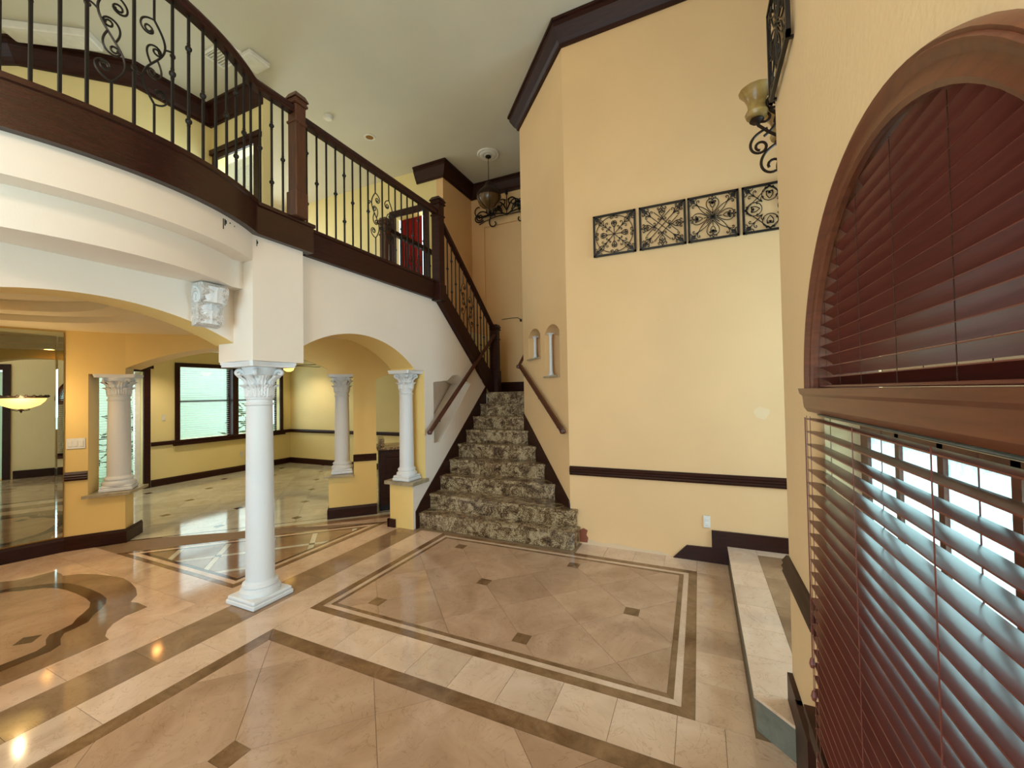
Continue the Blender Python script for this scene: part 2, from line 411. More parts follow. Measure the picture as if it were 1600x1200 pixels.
# rotunda: mirror wall, switch wall, arch header, bar wall
dm = (P1 - P0).normalized(); nm = Vector((-dm.y, dm.x))
PM = P1 - dm * 3.6
struct('wall_mirror', MB().slab(PM, dm, nm, .2, [(0, 0), (3.6, 0), (3.6, 2.45), (0, 2.45)]), 'gold', 'golden wall carrying the big floor length mirror')
ds = (P2 - P1); Ls = ds.length; ds.normalize(); ns = Vector((-ds.y, ds.x))
uj = .185
struct('wall_switch', MB().slab(P1, ds, ns, .36, [(0, 0), (Ls, 0), (Ls, .55), (uj, .55), (uj, 1.935), (Ls, 1.935), (Ls, 2.45), (0, 2.45)]), 'gold', 'golden wall with light switches and an opening above a low ledge')
La = (Q45 - P2).length
struct('wall_archway', MB().slab(P2, D45, N45, .36, seg_arch(0, La, 2.005, 2.262, 24) + [(La, 2.45), (0, 2.45)]), 'gold', 'golden arched header between the two far columns')
lowP = [tuple(P2), tuple(P2 + N45 * .36), tuple(P1 + ns * .36), tuple(P1 + ns * .01 + ds * .02)]
struct('wall_bar', MB().slab(Q45, D45, N45, .36, [(0, 0), (.61, 0), (.61, 2.45), (0, 2.45), (0, 1.935), (.315, 1.935), (.315, .545), (0, .545)]), 'gold', 'golden angled wall holding the middle column on its low ledge')
Qe = Q45 + D45 * .61
struct('wall_bar_header', MB().slab(Qe, D45, N45, .22, seg_arch(0, .9, 1.86, 1.98, 12) + [(.9, 2.45), (0, 2.45)]), 'gold', 'golden arched header above the small bar')
struct('wall_family_side', MB().slab((-3.55, 0), (0, 1), (-1, 0), .08, [(5.86, 0), (7.0, 0), (7.0, 2.6), (5.86, 2.6)]), 'pale_yellow', 'pale yellow wall of the family room end behind the bar')
# family room
XF = -9.28
struct('wall_family_left', MB().slab((XF, 0), (0, 1), (-1, 0), .2, [(1.6, 0), (7.0, 0), (7.0, 2.62), (1.6, 2.62)],
       [[(2.9, .02), (3.98, .02), (3.98, 2.16), (2.9, 2.16)], [(4.56, .82), (6.66, .82), (6.66, 2.26), (4.56, 2.26)]]), 'pale_yellow', 'pale yellow family room wall with the wide window and the glass door')
struct('wall_family_back', MB().box(XF, -3.55, 6.95, 7.1, 0, 2.62), 'pale_yellow', 'pale yellow far wall of the family room with chair rail')
struct('wall_family_front', MB().slab((XF, 1.6), (1, 0), (0, -1), .1, [(0, 0), (2.7, 0), (2.7, 2.62), (0, 2.62)]), 'pale_yellow', 'pale yellow family room wall behind the mirror')
struct('ceiling_family', MB().prism([(XF, 1.5), (-6.6, 1.5), tuple(P2 + N45 * .2), tuple(Qe + N45 * .2), (-3.55, 4.9), (-3.55, 7.0), (XF, 7.0)], 2.60, 2.70), 'ceiling_low', 'white family room ceiling', 'ceiling')
for k, (x0, x1, y0, y1, z) in enumerate([(-8.6, -5.4, 4.6, 6.6, 2.52)]):
    mb = MB()
    mb.box(x0, x1, y0, y0 + .25, z, 2.61).box(x0, x1, y1 - .25, y1, z, 2.61).box(x0, x0 + .25, y0 + .25, y1 - .25, z, 2.61).box(x1 - .25, x1, y0 + .25, y1 - .25, z, 2.61)
    struct('trim_3', mb, 'ceiling_low', 'raised rectangular frame on the family room ceiling', 'ceiling trim')
# rotunda ceiling with stepped coffer
RC = (-4.95, .95)
def ring_poly(r, n=40): return [(RC[0] + r * math.cos(2 * math.pi * k / n), RC[1] + r * math.sin(2 * math.pi * k / n)) for k in range(n)]
rot = [(-6.75, -2.6), (-3.35, -2.6), (-3.35, 2.0), (-3.2, 2.4), (-3.2, 4.9), (-3.9, 4.9), tuple(Q45 + N45 * .1), tuple(P2 + N45 * .1), tuple(P1 + nm * .1), tuple(PM + nm * .1)]
def plate(poly, hole, z0, z1):
    mb = MB(); loops = [poly, hole]; flat = poly + hole; n = len(flat)
    tris = tessellate_polygon([[Vector((p[0], p[1], 0)) for p in l] for l in loops])
    F = [tuple(t) for t in tris] + [tuple(i + n for i in reversed(t)) for t in tris]
    k = 0
    for l in loops:
        c = len(l); F += [(k + i, k + i + n, k + (i + 1) % c + n, k + (i + 1) % c) for i in range(c)]; k += c
    return mb.add([(p[0], p[1], z0) for p in flat] + [(p[0], p[1], z1) for p in flat], F)
struct('ceiling_rotunda', plate(rot, ring_poly(1.12), 2.41, 2.47), 'ceiling_low', 'cream ceiling of the round hall under the gallery', 'ceiling')
struct('trim_4', plate(ring_poly(1.35), ring_poly(.86), 2.47, 2.56), 'ceiling_low', 'inner ring of the stepped round ceiling recess', 'ceiling trim')
struct('ceiling_coffer', MB().prism(ring_poly(1.36), 2.56, 2.64), 'ceiling_low', 'flat top of the stepped round ceiling recess', 'ceiling')
# window wall with the arched window, lower window and entrance door
WX = .37
YC, AR, BR = 1.14, .592, .562
arch_in = arc2(YC, 1.64, AR, BR, 0, math.pi, 28)
arch_in = [(y, z) for y, z in reversed(arch_in)]
hole_a = [(YC - AR, 1.64)] + [(YC + AR * math.cos(math.pi - math.pi * k / 28), 1.64 + BR * math.sin(math.pi * k / 28)) for k in range(1, 28)] + [(YC + AR, 1.64)]
hole_l = [(YC - .53, .42), (YC + .50, .42), (YC + .50, 1.55), (YC - .53, 1.55)]
hole_d = [(-1.75, .02), (-.25, .02), (-.25, 2.3), (-1.75, 2.3)]
struct('wall_window', MB().slab((WX, 0), (0, 1), (1, 0), .18, [(-2.6, 0), (2.32, 0), (2.32, ZC), (-2.6, ZC)], [hole_a, hole_l, hole_d]), 'stucco', 'textured cream wall around the arched window')
struct('wall_foyer_side', MB().box(.55, 2.4, 2.17, 2.32, 0, ZC), 'outside_tan', 'tan wall of the side foyer seen through the window')
struct('wall_foyer_end', MB().slab((2.4, 0), (0, 1), (1, 0), .15, [(2.17, 0), (4.5, 0), (4.5, ZC), (2.17, ZC)], [[(2.55, .9), (4.1, .9), (4.1, 3.1), (2.55, 3.1)]]), 'cream', 'cream end wall of the side foyer')
struct('wall_entrance', MB().slab((-6.8, -2.6), (1, 0), (0, -1), .15, [(0, 0), (9.2, 0), (9.2, ZC), (0, ZC)], [[(3.5, .5), (6.9, .5), (6.9, 4.7), (3.5, 4.7)]]), 'cream', 'cream wall with tall windows behind the camera')
# stair hall upstairs
struct('wall_landing', MB().box(-4.2, -1.0, 7.05, 7.2, 1.2, ZC), 'cream', 'cream wall behind the stair landing')
struct('wall_hall_side', MB().box(-4.2, -4.06, 6.05, 7.05, 1.2, ZC), 'cream', 'cream wall left of the stair landing')
struct('wall_hall', MB().slab((-8.2, 6.05), (1, 0), (0, 1), .14, [(0, 3.1), (4.0, 3.1), (4.0, ZC), (0, ZC)], [[(3.04, 3.12), (3.72, 3.12), (3.72, 4.98), (3.04, 4.98)]]), 'pale_yellow', 'cream upstairs hall wall with the red curtained doorway')
struct('wall_landing_right', MB().box(-1.12, -1.0, 4.5, 7.05, 0, ZC), 'cream', 'cream wall closing the stair landing')
struct('wall_under_landing', MB().box(-4.06, -3.2, 6.0, 6.04, 0, 1.6), 'white', 'plain wall under the stair landing')
struct('wall_hall_end', MB().slab((-8.3, 0), (0, 1), (-1, 0), .12, [(1.2, 3.1), (6.2, 3.1), (6.2, ZC), (1.2, ZC)], [[(4.0, 3.4), (5.6, 3.4), (5.6, 5.2), (4.0, 5.2)]]), 'cream', 'cream end wall of the upstairs hall with an added opening for fill light')  # unseen; the opening is added to let the hall fill in
U = [Vector((-8.3, 1.2)), Vector((-7.03, 1.85)), Vector((-6.26, 2.60)), Vector((-6.26, 3.47)), Vector((-5.12, 3.47))]
mb = MB()
mb.sweep([(p.x, p.y, 0) for p in [Vector((-8.3, -2.6)), Vector((-8.3, 1.2))] + U[1:4]], [(0, 3.1), (0, ZC), (-.12, ZC), (-.12, 3.1)])
struct('wall_gallery', mb, 'pale_yellow', 'faceted pale yellow wall behind the curved gallery railing')
struct('wall_gallery_door', MB().slab(U[3], (1, 0), (0, 1), .12, [(0, 3.1), (1.14, 3.1), (1.14, ZC), (0, ZC)], [[(.16, 3.12), (.98, 3.12), (.98, 5.0), (.16, 5.0)]]), 'pale_yellow', 'pale yellow gallery wall with the dark framed doorway')
# ceilings and upper floor
struct('ceiling', MB().box(-8.5, 2.6, -2.8, 7.3, ZC, ZC + .1), 'ceiling', 'high off white ceiling over foyer and gallery', 'ceiling')
gal = [(-8.3, -2.6), (-3.1, -2.6), (-3.1, .33)] + bow_pts(-.02)[1:-1] + [(-3.1, 2.01), (-3.12, 2.44), (-3.2, 2.46), (-3.2, 4.55), (-4.06, 4.55), (-4.06, 6.05), (-8.3, 6.05)]
struct('floor_gallery', MB().prism(gal, 2.88, 3.10), 'ceiling_low', 'upper gallery floor', 'floor')

# ---------------- dark wood trims
crown = [(0, 0), (.03, 0), (.035, .03), (.06, .06), (.09, .12), (.115, .17), (.12, .22), (.14, .225), (.14, .255), (0, .255)]
def trim(name, path, prof, mat, label, cat, flip=False):
    p = [(o if not flip else -o, z) for o, z in prof]
    return struct(name, MB().sweep(path, p), mat, label, cat)
zc0 = ZC - .255
trim('trim_5', [(2.38, 4.345, zc0), (A.x, A.y, zc0), (B.x, B.y, zc0), (B.x + NAB.x * .22, B.y + NAB.y * .22, zc0)], crown, 'wood', 'dark crown moulding over the tall cream wall', 'crown moulding', True)
trim('trim_6', [(-4.62, 6.05, zc0), (-4.06, 6.05, zc0), (-4.06, 7.05, zc0), (-1.1, 7.05, zc0)], crown, 'wood', 'dark crown moulding above the stair landing', 'crown moulding')
trim('trim_7', [(-8.3, -1, zc0)] + [(p.x, p.y, zc0) for p in U], crown, 'wood', 'dark faceted crown moulding behind the gallery railing', 'crown moulding')
chair = [(0, 0), (.018, 0), (.022, .012), (.03, .02), (.024, .032), (.032, .045), (.024, .058), (.03, .07), (.018, .085), (.012, .095), (0, .095)]
trim('trim_9', [(A.x + .005, 4.345, .738), (2.38, 4.345, .752)], chair, 'wood', 'dark ridged chair rail on the tall cream wall', 'chair rail')
trim('trim_10', [(.37, 1.78, .755), (.37, 2.325, .755)], chair, 'wood', 'short dark chair rail beside the blinds', 'chair rail', True)
base = [(0, 0), (.02, 0), (.02, .10), (.014, .115), (.010, .13), (0, .135)]
def board(name, path, h, mat, label, flip=False, t=.02):
    pr = [(0, 0), (t, 0), (t, h - .03), (t * .6, h - .01), (t * .5, h), (0, h)]
    return trim(name, path, pr, mat, label, 'baseboard', flip)
struct('baseboard_back', MB().slab((0, 4.345), (1, 0), (0, -1), .022, [(-.27, 0), (.22, 0), (.22, .172), (2.38, .172), (2.38, .318), (.076, .305), (.076, .140), (-.145, .134)]), 'wood', 'dark stepped baseboard climbing onto the raised platform', 'baseboard')
mb = MB().slab((.37, 0), (0, 1), (-1, 0), .022, [(2.32, .172), (2.32, .30), (2.10, .30), (2.10, .172)])
struct('baseboard_window', mb, 'wood', 'dark baseboard at the end of the window wall on the platform', 'baseboard')
mb = MB().slab((.37, 0), (0, 1), (-1, 0), .026, [(2.13, 0), (2.13, .30), (1.90, .30), (1.90, .17), (-.1, .17), (-.1, 0)])
struct('baseboard_window_low', mb, 'wood', 'dark baseboard running below the window blinds', 'baseboard')
board('baseboard_mirror', [(PM.x, PM.y, 0), (P1.x, P1.y, 0), (P2.x, P2.y, 0), tuple(P2 + N45 * .36) + (0,)], .155, 'wood', 'dark baseboard below the mirror and the low column wall')
board('baseboard_bar', [tuple(Q45 + N45 * .36) + (0,), (Q45.x, Q45.y, 0), tuple(Qe) + (0,)], .145, 'wood', 'dark baseboard of the angled golden wall')
board('baseboard_family', [(XF, 4.10, 0), (XF, 6.95, 0), (-3.6, 6.95, 0)], .13, 'wood', 'dark baseboard around the family room')
struct('baseboard_pier', MB().box(-3.565, -3.46, 3.995, 4.02, 0, .10).box(-3.575, -3.55, 3.995, 4.1, 0, .10), 'wood', 'short broken piece of dark baseboard on the stair pier', 'baseboard')
trim('trim_11', [(XF, 4.10, .755), (XF, 6.95, .755), (-3.6, 6.95, .755)], [(0, 0), (.03, 0), (.035, .04), (.03, .075), (0, .075)], 'wood', 'dark chair rail around the family room', 'chair rail')
trim('trim_12', [tuple(P1 + ds * .005) + (.76,), tuple(P1 + ds * uj) + (.76,)], chair, 'wood', 'short dark chair rail under the light switches', 'chair rail')
trim('trim_13', [tuple(Q45 + D45 * .31) + (.74,), tuple(Qe) + (.74,)], chair, 'wood', 'short dark chair rail beside the bar cabinet', 'chair rail')
board('baseboard_landing', [(-4.06, 7.05, 1.665), (-1.2, 7.05, 1.665)], .18, 'wood', 'dark baseboard behind the stair landing')
# wood edge of the gallery
bz = [(0, 0), (.05, 0), (.05, .215), (.062, .222), (.062, .25), (0, .25)]
bp = [(x, y, 2.9) for x, y in bow_pts(0)]
tag(MB().sweep([(-3.1, -1.0, 2.9), (-3.1, .33, 2.9)] + bp[1:-1] + [(-3.1, 2.01, 2.9), (-3.1, 2.47, 2.9), (-3.2, 2.47, 2.9)], bz).build('trim_14', 'wood_fascia', None, True), 'broad dark wooden edge band of the curved balcony', 'fascia', kind='structure')
struct('trim_15', MB().sweep([(-3.19, 2.47, 2.9), (-3.19, 4.60, 2.9)], bz), 'wood', 'dark wooden edge band of the straight gallery', 'fascia')
struct('trim_16', MB().sweep([(-4.06, 6.04, 2.9), (-4.06, 4.55, 2.9), (-3.3, 4.55, 2.9)], [(-o, z) for o, z in bz]), 'wood', 'dark wooden edge around the stair opening', 'fascia')

# ---------------- floor
def inset_convex(poly, d):
    n = len(poly); ar = sum(poly[i][0] * poly[(i + 1) % n][1] - poly[(i + 1) % n][0] * poly[i][1] for i in range(n))
    if ar < 0: poly = poly[::-1]
    out = [Vector(p) for p in poly]
    res = [tuple(p) for p in out]
    for i in range(n):
        a, c = out[i], out[(i + 1) % n]; e = c - a
        if e.length < 1e-6: continue
        e.normalize(); nn = Vector((-e.y, e.x)); res = clip_half(res, a + nn * d, nn)
        if len(res) < 3: return []
    return res
def clip_half(poly, p, nrm):
    o = []; n = len(poly)
    for i in range(n):
        a = Vector(poly[i]); c = Vector(poly[(i + 1) % n]); da = (a - p).dot(nrm); dc = (c - p).dot(nrm)
        if da >= 0: o.append(tuple(a))
        if (da > 0 and dc < 0) or (da < 0 and dc > 0):
            t = da / (da - dc); o.append(tuple(a + (c - a) * t))
    return o
def clip(poly, region):
    n = len(region); ar = sum(region[i][0] * region[(i + 1) % n][1] - region[(i + 1) % n][0] * region[i][1] for i in range(n))
    reg = region if ar > 0 else region[::-1]
    for i in range(n):
        a = Vector(reg[i]); e = (Vector(reg[(i + 1) % n]) - a).normalized()
        poly = clip_half(poly, a, Vector((-e.y, e.x)))
        if len(poly) < 3: return []
    return poly
def area(poly):
    n = len(poly); return abs(sum(poly[i][0] * poly[(i + 1) % n][1] - poly[(i + 1) % n][0] * poly[i][1] for i in range(n))) / 2
floor = struct('floor', MB().box(-9.5, 2.4, -2.7, 7.0, -.12, -.0035), 'grout', 'polished cream marble floor with brown inlaid borders', 'floor')
def tile(poly, mat, z=0.0, parent=None, gap=.0012, name='tile', z0=None):
    p = inset_convex(poly, gap) if gap else poly
    if len(p) < 3 or area(p) < 1.5e-4: return None
    c = (sum(q[0] for q in p) / len(p), sum(q[1] for q in p) / len(p))
    loc = [(q[0] - c[0], q[1] - c[1]) for q in p]; n = len(loc)
    zb = (-.012 if z0 is None else z0)
    mb = MB().add([(x, y, zb) for x, y in loc] + [(x, y, z) for x, y in loc], [tuple(range(n, 2 * n))] + [(i, (i + 1) % n, (i + 1) % n + n, i + n) for i in range(n)])
    return mb.build(name, mat, parent or floor, False, (c[0], c[1], 0))
def rect(x0, x1, y0, y1): return [(x0, y0), (x1, y0), (x1, y1), (x0, y1)]
def diag_field(region, o, mat, matd, s=.3125, h=.052, parent=None, name='tile'):
    xs = [p[0] for p in region]; ys = [p[1] for p in region]
    cx, cy = (min(xs) + max(xs)) / 2, (min(ys) + max(ys)) / 2
    rad = max(max(xs) - min(xs), max(ys) - min(ys))
    K = int(rad / s) + 3
    ac = round(((cx - o[0]) + (cy - o[1])) / (2 * s)); bc = round(((cx - o[0]) - (cy - o[1])) / (2 * s))
    def P(a, b_): return Vector((o[0] + s * (a + b_), o[1] + s * (a - b_)))
    for a in range(ac - K, ac + K):
        for b_ in range(bc - K, bc + K):
            cs = [(a, b_), (a + 1, b_), (a + 1, b_ + 1), (a, b_ + 1)]
            poly = []
            for k in range(4):
                q = cs[k]; p = P(*q)
                if q[0] % 2 == 0 and q[1] % 2 == 0:
                    pv = P(*cs[k - 1]); nx = P(*cs[(k + 1) % 4])
                    poly += [tuple(p + (pv - p).normalized() * h * 1.414), tuple(p + (nx - p).normalized() * h * 1.414)]
                else: poly.append(tuple(p))
            c = clip(poly, region)
            if len(c) >= 3: tile(c, mat, parent=parent, name=name)
            if a % 2 == 0 and b_ % 2 == 0:
                p = P(a, b_); c = clip(rect(p.x - h, p.x + h, p.y - h, p.y + h), region)
                if len(c) >= 3: tile(c, matd, parent=parent, name='tile_insert')
def frame_strip(x0, x1, y0, y1, t, mat, cuts=0):
    X0, X1, Y0, Y1 = x0 + t, x1 - t, y0 + t, y1 - t
    for poly in ([(x0, y0), (x1, y0), (X1, Y0), (X0, Y0)], [(x1, y0), (x1, y1), (X1, Y1), (X1, Y0)], [(x1, y1), (x0, y1), (X0, Y1), (X1, Y1)], [(x0, y1), (x0, y0), (X0, Y0), (X0, Y1)]):
        tile(poly, mat, name='border_strip', gap=.0006)
    return X0, X1, Y0, Y1
# foyer carpet of stone
r = (-2.79, -.057, 2.245, 4.07)
r = frame_strip(*r, .066, 'emperador'); r = frame_strip(*r, .040, 'marble_light'); r = frame_strip(*r, .034, 'emperador')
diag_field(rect(*r), (-1.745, 3.155), 'marble', 'emperador')
# row in front, right column, far row
xj = [-2.79] + [-.139 - .2975 * k for k in range(8, -1, -1)] + [.075, .372]
for a, c in zip(xj, xj[1:]):
    tile(rect(a, c, 1.945, 2.245), 'marble_light')
yj = [2.245 + .300 * k for k in range(8)]
for a, c in zip(yj, yj[1:]): tile(rect(-.057, .205, a, min(c, 4.345)), 'marble_light')
for k in range(4): tile(rect(-1.19 + .283 * k, -1.19 + .283 * (k + 1), 4.07, 4.345), 'marble_light')
# near carpet
tile([(-2.79, 1.945), (.37, 1.945), (.37, 1.845), (-2.69, 1.845)], 'emperador', name='border_strip')
tile([(-2.79, 1.945), (-2.69, 1.845), (-2.69, -2.6), (-2.79, -2.6)], 'emperador', name='border_strip')
diag_field(rect(-2.69, .37, -.1, 1.845), (-2.006, 1.185), 'marble', 'emperador', .45, .06)
tile(rect(-2.69, .37, -2.6, -.1), 'marble')
# lengthways bands
def ycuts(x0, x1, start, step, y0, y1, mat):
    y = start
    ys = [y0] + [start + step * k for k in range(int((y1 - start) / step) + 2) if y0 < start + step * k < y1] + [y1]
    for a, c in zip(ys, ys[1:]): tile(rect(x0, x1, a, c), mat)
ycuts(-3.09, -2.79, -.78, .605, -2.6, 4.05, 'marble_light')
ycuts(-3.41, -3.09, -.45, .62, -2.6, 4.02, 'tan')
ycuts(-3.70, -3.41, -.71, .605, -2.6, 4.05, 'marble_light')
# triangle inlay
T0, T1, T2 = Vector((-5.70, 2.215)), Vector((-3.72, 2.215)), Vector((-3.72, 4.17))
def tri_inset(d):
    a = Vector((T0.x + d * 2.414, T0.y + d)); b_ = Vector((T1.x - d, T1.y + d)); c = Vector((T2.x - d, T2.y - d * 2.414)); return [a, b_, c]
lev = [0, .05, .10, .135]
for k, mt in enumerate(('emperador', 'marble_light', 'darkbrown')):
    o, i_ = tri_inset(lev[k]), tri_inset(lev[k + 1])
    for e in range(3): tile([tuple(o[e]), tuple(o[(e + 1) % 3]), tuple(i_[(e + 1) % 3]), tuple(i_[e])], mt, name='border_strip', gap=.0006)
tin = [tuple(p) for p in tri_inset(.135)]
# lattice: strips parallel (s) and square (t) to the long side
hyp = Vector((T0.x, T0.y))
def ST(s_, t_): v = hyp + D45 * s_ - N45 * t_; return (v.x, v.y)
sl = [.62, 1.06, 1.50, 1.94, 2.38]; tl = [.52, .98]; hw = .028
se = [-.2] + sl + [3.2]; te = [-.1] + tl + [1.6]
for i in range(len(se) - 1):
    for j in range(len(te) - 1):
        q = clip([ST(se[i] + hw, te[j] + hw), ST(se[i + 1] - hw, te[j] + hw), ST(se[i + 1] - hw, te[j + 1] - hw), ST(se[i] + hw, te[j + 1] - hw)], tin)
        if len(q) >= 3: tile(q, 'tan')
for s_ in sl:
    for j in range(len(te) - 1):
        q = clip([ST(s_ - hw, te[j] + hw), ST(s_ + hw, te[j] + hw), ST(s_ + hw, te[j + 1] - hw), ST(s_ - hw, te[j + 1] - hw)], tin)
        if len(q) >= 3: tile(q, 'marble_pale', name='border_strip')
    for t_ in tl:
        q = clip([ST(s_ - hw, t_ - hw), ST(s_ + hw, t_ - hw), ST(s_ + hw, t_ + hw), ST(s_ - hw, t_ + hw)], tin)
        if len(q) >= 3: tile(q, 'darkbrown', name='tile_insert')
for t_ in tl:
    for i in range(len(se) - 1):
        q = clip([ST(se[i] + hw, t_ - hw), ST(se[i + 1] - hw, t_ - hw), ST(se[i + 1] - hw, t_ + hw), ST(se[i] + hw, t_ + hw)], tin)
        if len(q) >= 3: tile(q, 'marble_pale', name='border_strip')
# rows along the long side of the triangle, up to the archway threshold
bigreg = [(-6.2, 1.95), (-3.72, 1.95), (-3.6, 4.9), (-4.2, 4.9), (-6.5, 2.7)]
def hyp_row(t0, t1, mat, step, off):
    k = -2
    while off + step * k < 4.2:
        a = off + step * k
        q = [ST(a, -t0), ST(a + step, -t0), ST(a + step, -t1), ST(a, -t1)]
        reg = [(-6.42, 2.218), (-5.705, 2.218), (-3.715, 4.19), (-3.56, 4.3), (-3.56, 5.3), (-4.2, 5.2), (-6.5, 2.9)]
        q = clip(q, reg)
        if len(q) >= 3 and area(q) > .004: tile(q, mat)
        k += 1
hyp_row(.0, .17, 'marble_light', .42, .1); hyp_row(.17, .30, 'tan', .84, .3); hyp_row(.30, .43, 'marble_pale', .42, .2)
tile([ST(-.2, -.43), ST(3.4, -.43), ST(3.4, -.455), ST(-.2, -.455)], 'darkbrown', name='border_strip')
for k in range(8): tile(rect(-6.1 + .3 * k, -5.8 + .3 * k, 1.93, 2.215), 'marble_light')
# medallion hall
tile([(-7.4, -2.6), (-3.70, -2.6), (-3.70, 1.93), (-6.36, 1.93), (-6.6, 1.2)], 'marble_light')
tile([(-6.36, 1.93), (-6.1, 1.93), (-6.1, 2.215), (-6.25, 2.215)], 'marble_light')
MC = Vector((-4.85, .82))
def quarter(q):
    pts = [(x, y) for x, y in q] + [(x, -y) for x, y in reversed(q)] + [(-x, -y) for x, y in q] + [(-x, y) for x, y in reversed(q)]
    o = []
    for p in pts:
        if not o or (Vector(p) - Vector(o[-1])).length > 1e-4: o.append(p)
    if (Vector(o[0]) - Vector(o[-1])).length < 1e-4: o.pop()
    return o
def inlay(name, q, mat, z, s=1.0):
    mb = MB().prism([(x * s, y * s) for x, y in quarter(q)], -.004, z)
    return mb.build(name, mat, floor, False, (MC.x, MC.y, 0))
g = [(0, 1.12), (.17, 1.10), (.36, 1.06), (.52, 1.0), (.61, .92), (.70, .935), (.84, .93), (.85, .86), (.85, .79), (.90, .70), (.97, .64), (1.05, .60), (1.13, .59), (1.14, .40), (1.14, 0)]
inlay('medallion_field', g, 'tan', .0008)
ro = [(0, .895), (.20, .89), (.35, .87), (.46, .825), (.54, .76), (.60, .70), (.69, .64), (.72, .56), (.73, .50), (.80, .46), (.90, .43), (.94, .37), (.94, 0)]
inlay('medallion_ring', ro, 'darkbrown', .0014)
inlay('medallion_center', ro, 'marble', .0020, .90)
for dx, dy in ((.61, .36), (-.61, .36), (0, .1)):
    tile([(MC.x + dx - .07, MC.y + dy), (MC.x + dx, MC.y + dy - .07), (MC.x + dx + .07, MC.y + dy), (MC.x + dx, MC.y + dy + .07)], 'darkbrown', .0026, name='tile_insert', gap=0)
# family room tiles
fam = [(-6.55, 2.70), (XF, 2.70), (XF, 6.95), (-3.6, 6.95), (-3.6, 5.62)]
f0 = ST(-.2, -.455); f1 = ST(3.4, -.455)
fam = [f0, f1, (-3.6, 6.95), (XF, 6.95), (XF, f0[1])]
diag_field(fam, (-6.25, 3.83), 'marble_pale', 'darkbrown', .3125, .05)
tile(rect(XF, -6.72, 1.6, f0[1]), 'marble_pale')
tile([(-3.56, 4.05), (-3.42, 4.05), (-3.42, 4.1), (-3.56, 5.6)], 'marble_light')

# raised platform on the right
plat = struct('floor_platform', MB().prism([(.215, 2.30), (.365, 2.15), (.365, 2.32), (2.4, 2.32), (2.4, 4.345), (.215, 4.345)], 0.0, .160), 'riser_grey', 'raised stone platform with grey riser beside the window', 'platform')
pt = [(.204, 2.29), (.352, 2.142)]
def ptile(poly, mat):
    return tile(poly, mat, .172, plat, .001, 'tile', .158)
ye = [2.32 + .3 * k for k in range(7)] + [4.345]
ptile([(.204, 2.29), (.348, 2.146), (.348, 2.32), (.204, 2.32)], 'marble_light')
for a, c in zip(ye, ye[1:]): ptile(rect(.204, .435, a, c), 'marble_light')
for k in range(4): ptile(rect(.435, 2.4, 2.32 + .47 * k, 2.32 + .47 * (k + 1)), 'tan')
ptile(rect(.435, 2.4, 4.20, 4.345), 'marble_light')
tag(plat, 'raised stone platform with grey riser beside the window', 'platform', kind='structure')

# ================================================================== OBJECTS
# ---------------- staircase
RISE = .184
YS = [4.100, 4.325, 4.556, 4.790, 5.022, 5.240, 5.460, 5.685, 5.910]
def wall_x(y):   # room side of the angled wall
    t = (y - A.y) / (B.y - A.y); return A.x + (B.x - A.x) * t
st = thing('staircase', 'granite staircase rising between the plaster wall and the angled wall', 'staircase', (-2.2, 4.1, 0))
def sp(p): return (p[0] + 2.2, p[1] - 4.1)
for i, y in enumerate(YS):
    z1 = RISE * (i + 1); z0 = RISE * i
    yr = y + .05 if i > 0 else y + .0
    yn = YS[i + 1] + .05 if i < 8 else 7.05
    xr = wall_x(yr) - .008 if yr > 4.36 else (-1.225 if i == 0 else -1.25)
    xb = min(wall_x(min(yn, 5.44)) - .008, xr) if yn > 4.36 else xr
    if yr > 5.40: xr = xb = -1.15 if i == 8 else -2.31
    x0 = -3.175
    if i == 8:
        poly = [(x0, y), (-2.31, yr), (-2.31, 5.60), (-1.13, 5.75), (-1.13, 7.04), (-4.05, 7.04), (-4.05, 6.0), (x0, 6.0)]
    else:
        poly = [(x0, y), (xr, yr), (xb, yn + .03), (x0, YS[i + 1] + .03)]
        if i == 0: poly = [(x0, y), (-1.235, y), (-1.205, y + .03), (-1.205, 4.335), (-1.32, 4.37), (x0, 4.37)]
        if i == 1: poly = [(x0, y), (-1.235, yr - .14), (-1.225, 4.335), (-1.32, 4.37), (wall_x(4.60) - .01, 4.61), (x0, 4.60)]
    mb = MB().prism([sp(p) for p in poly], z1 - .03, z1)
    mb.build('tread', 'granite', st)
    off = .018
    if i == 0: rp = [(x0, y + off), (-1.245, y + off), (-1.222, y + .045), (-1.222, 4.335), (-1.30, 4.34), (x0, y + off + .02)]
    elif i == 1: rp = [(x0, y + off), (-1.25, yr - .14 + off), (-1.24, 4.33), (-1.30, 4.34), (x0, y + off + .02)]
    else: rp = [(x0, y + off), (xr - .004, yr + off), (xr - .004, yr + off + .02), (x0, y + off + .02)]
    MB().prism([sp(p) for p in rp], z0, z1 - .03).build('riser', 'granite', st)
# solid core under the steps keeps the flight closed
core = MB()
for i in range(8):
    xr = wall_x(YS[i] + .09) - .03 if YS[i] + .05 > 4.36 else -1.30
    if YS[i] > 5.36: xr = -2.33
    core.prism([sp(p) for p in [(-3.17, YS[i] + .045), (min(xr, -1.3), YS[i] + .10), (min(xr, wall_x(min(YS[i + 1] + .09, 5.44)) - .03), YS[i + 1] + .10), (-3.17, YS[i + 1] + .045)]], 0, RISE * (i + 1) - .031)
core.build('stair_core', 'grout', st)
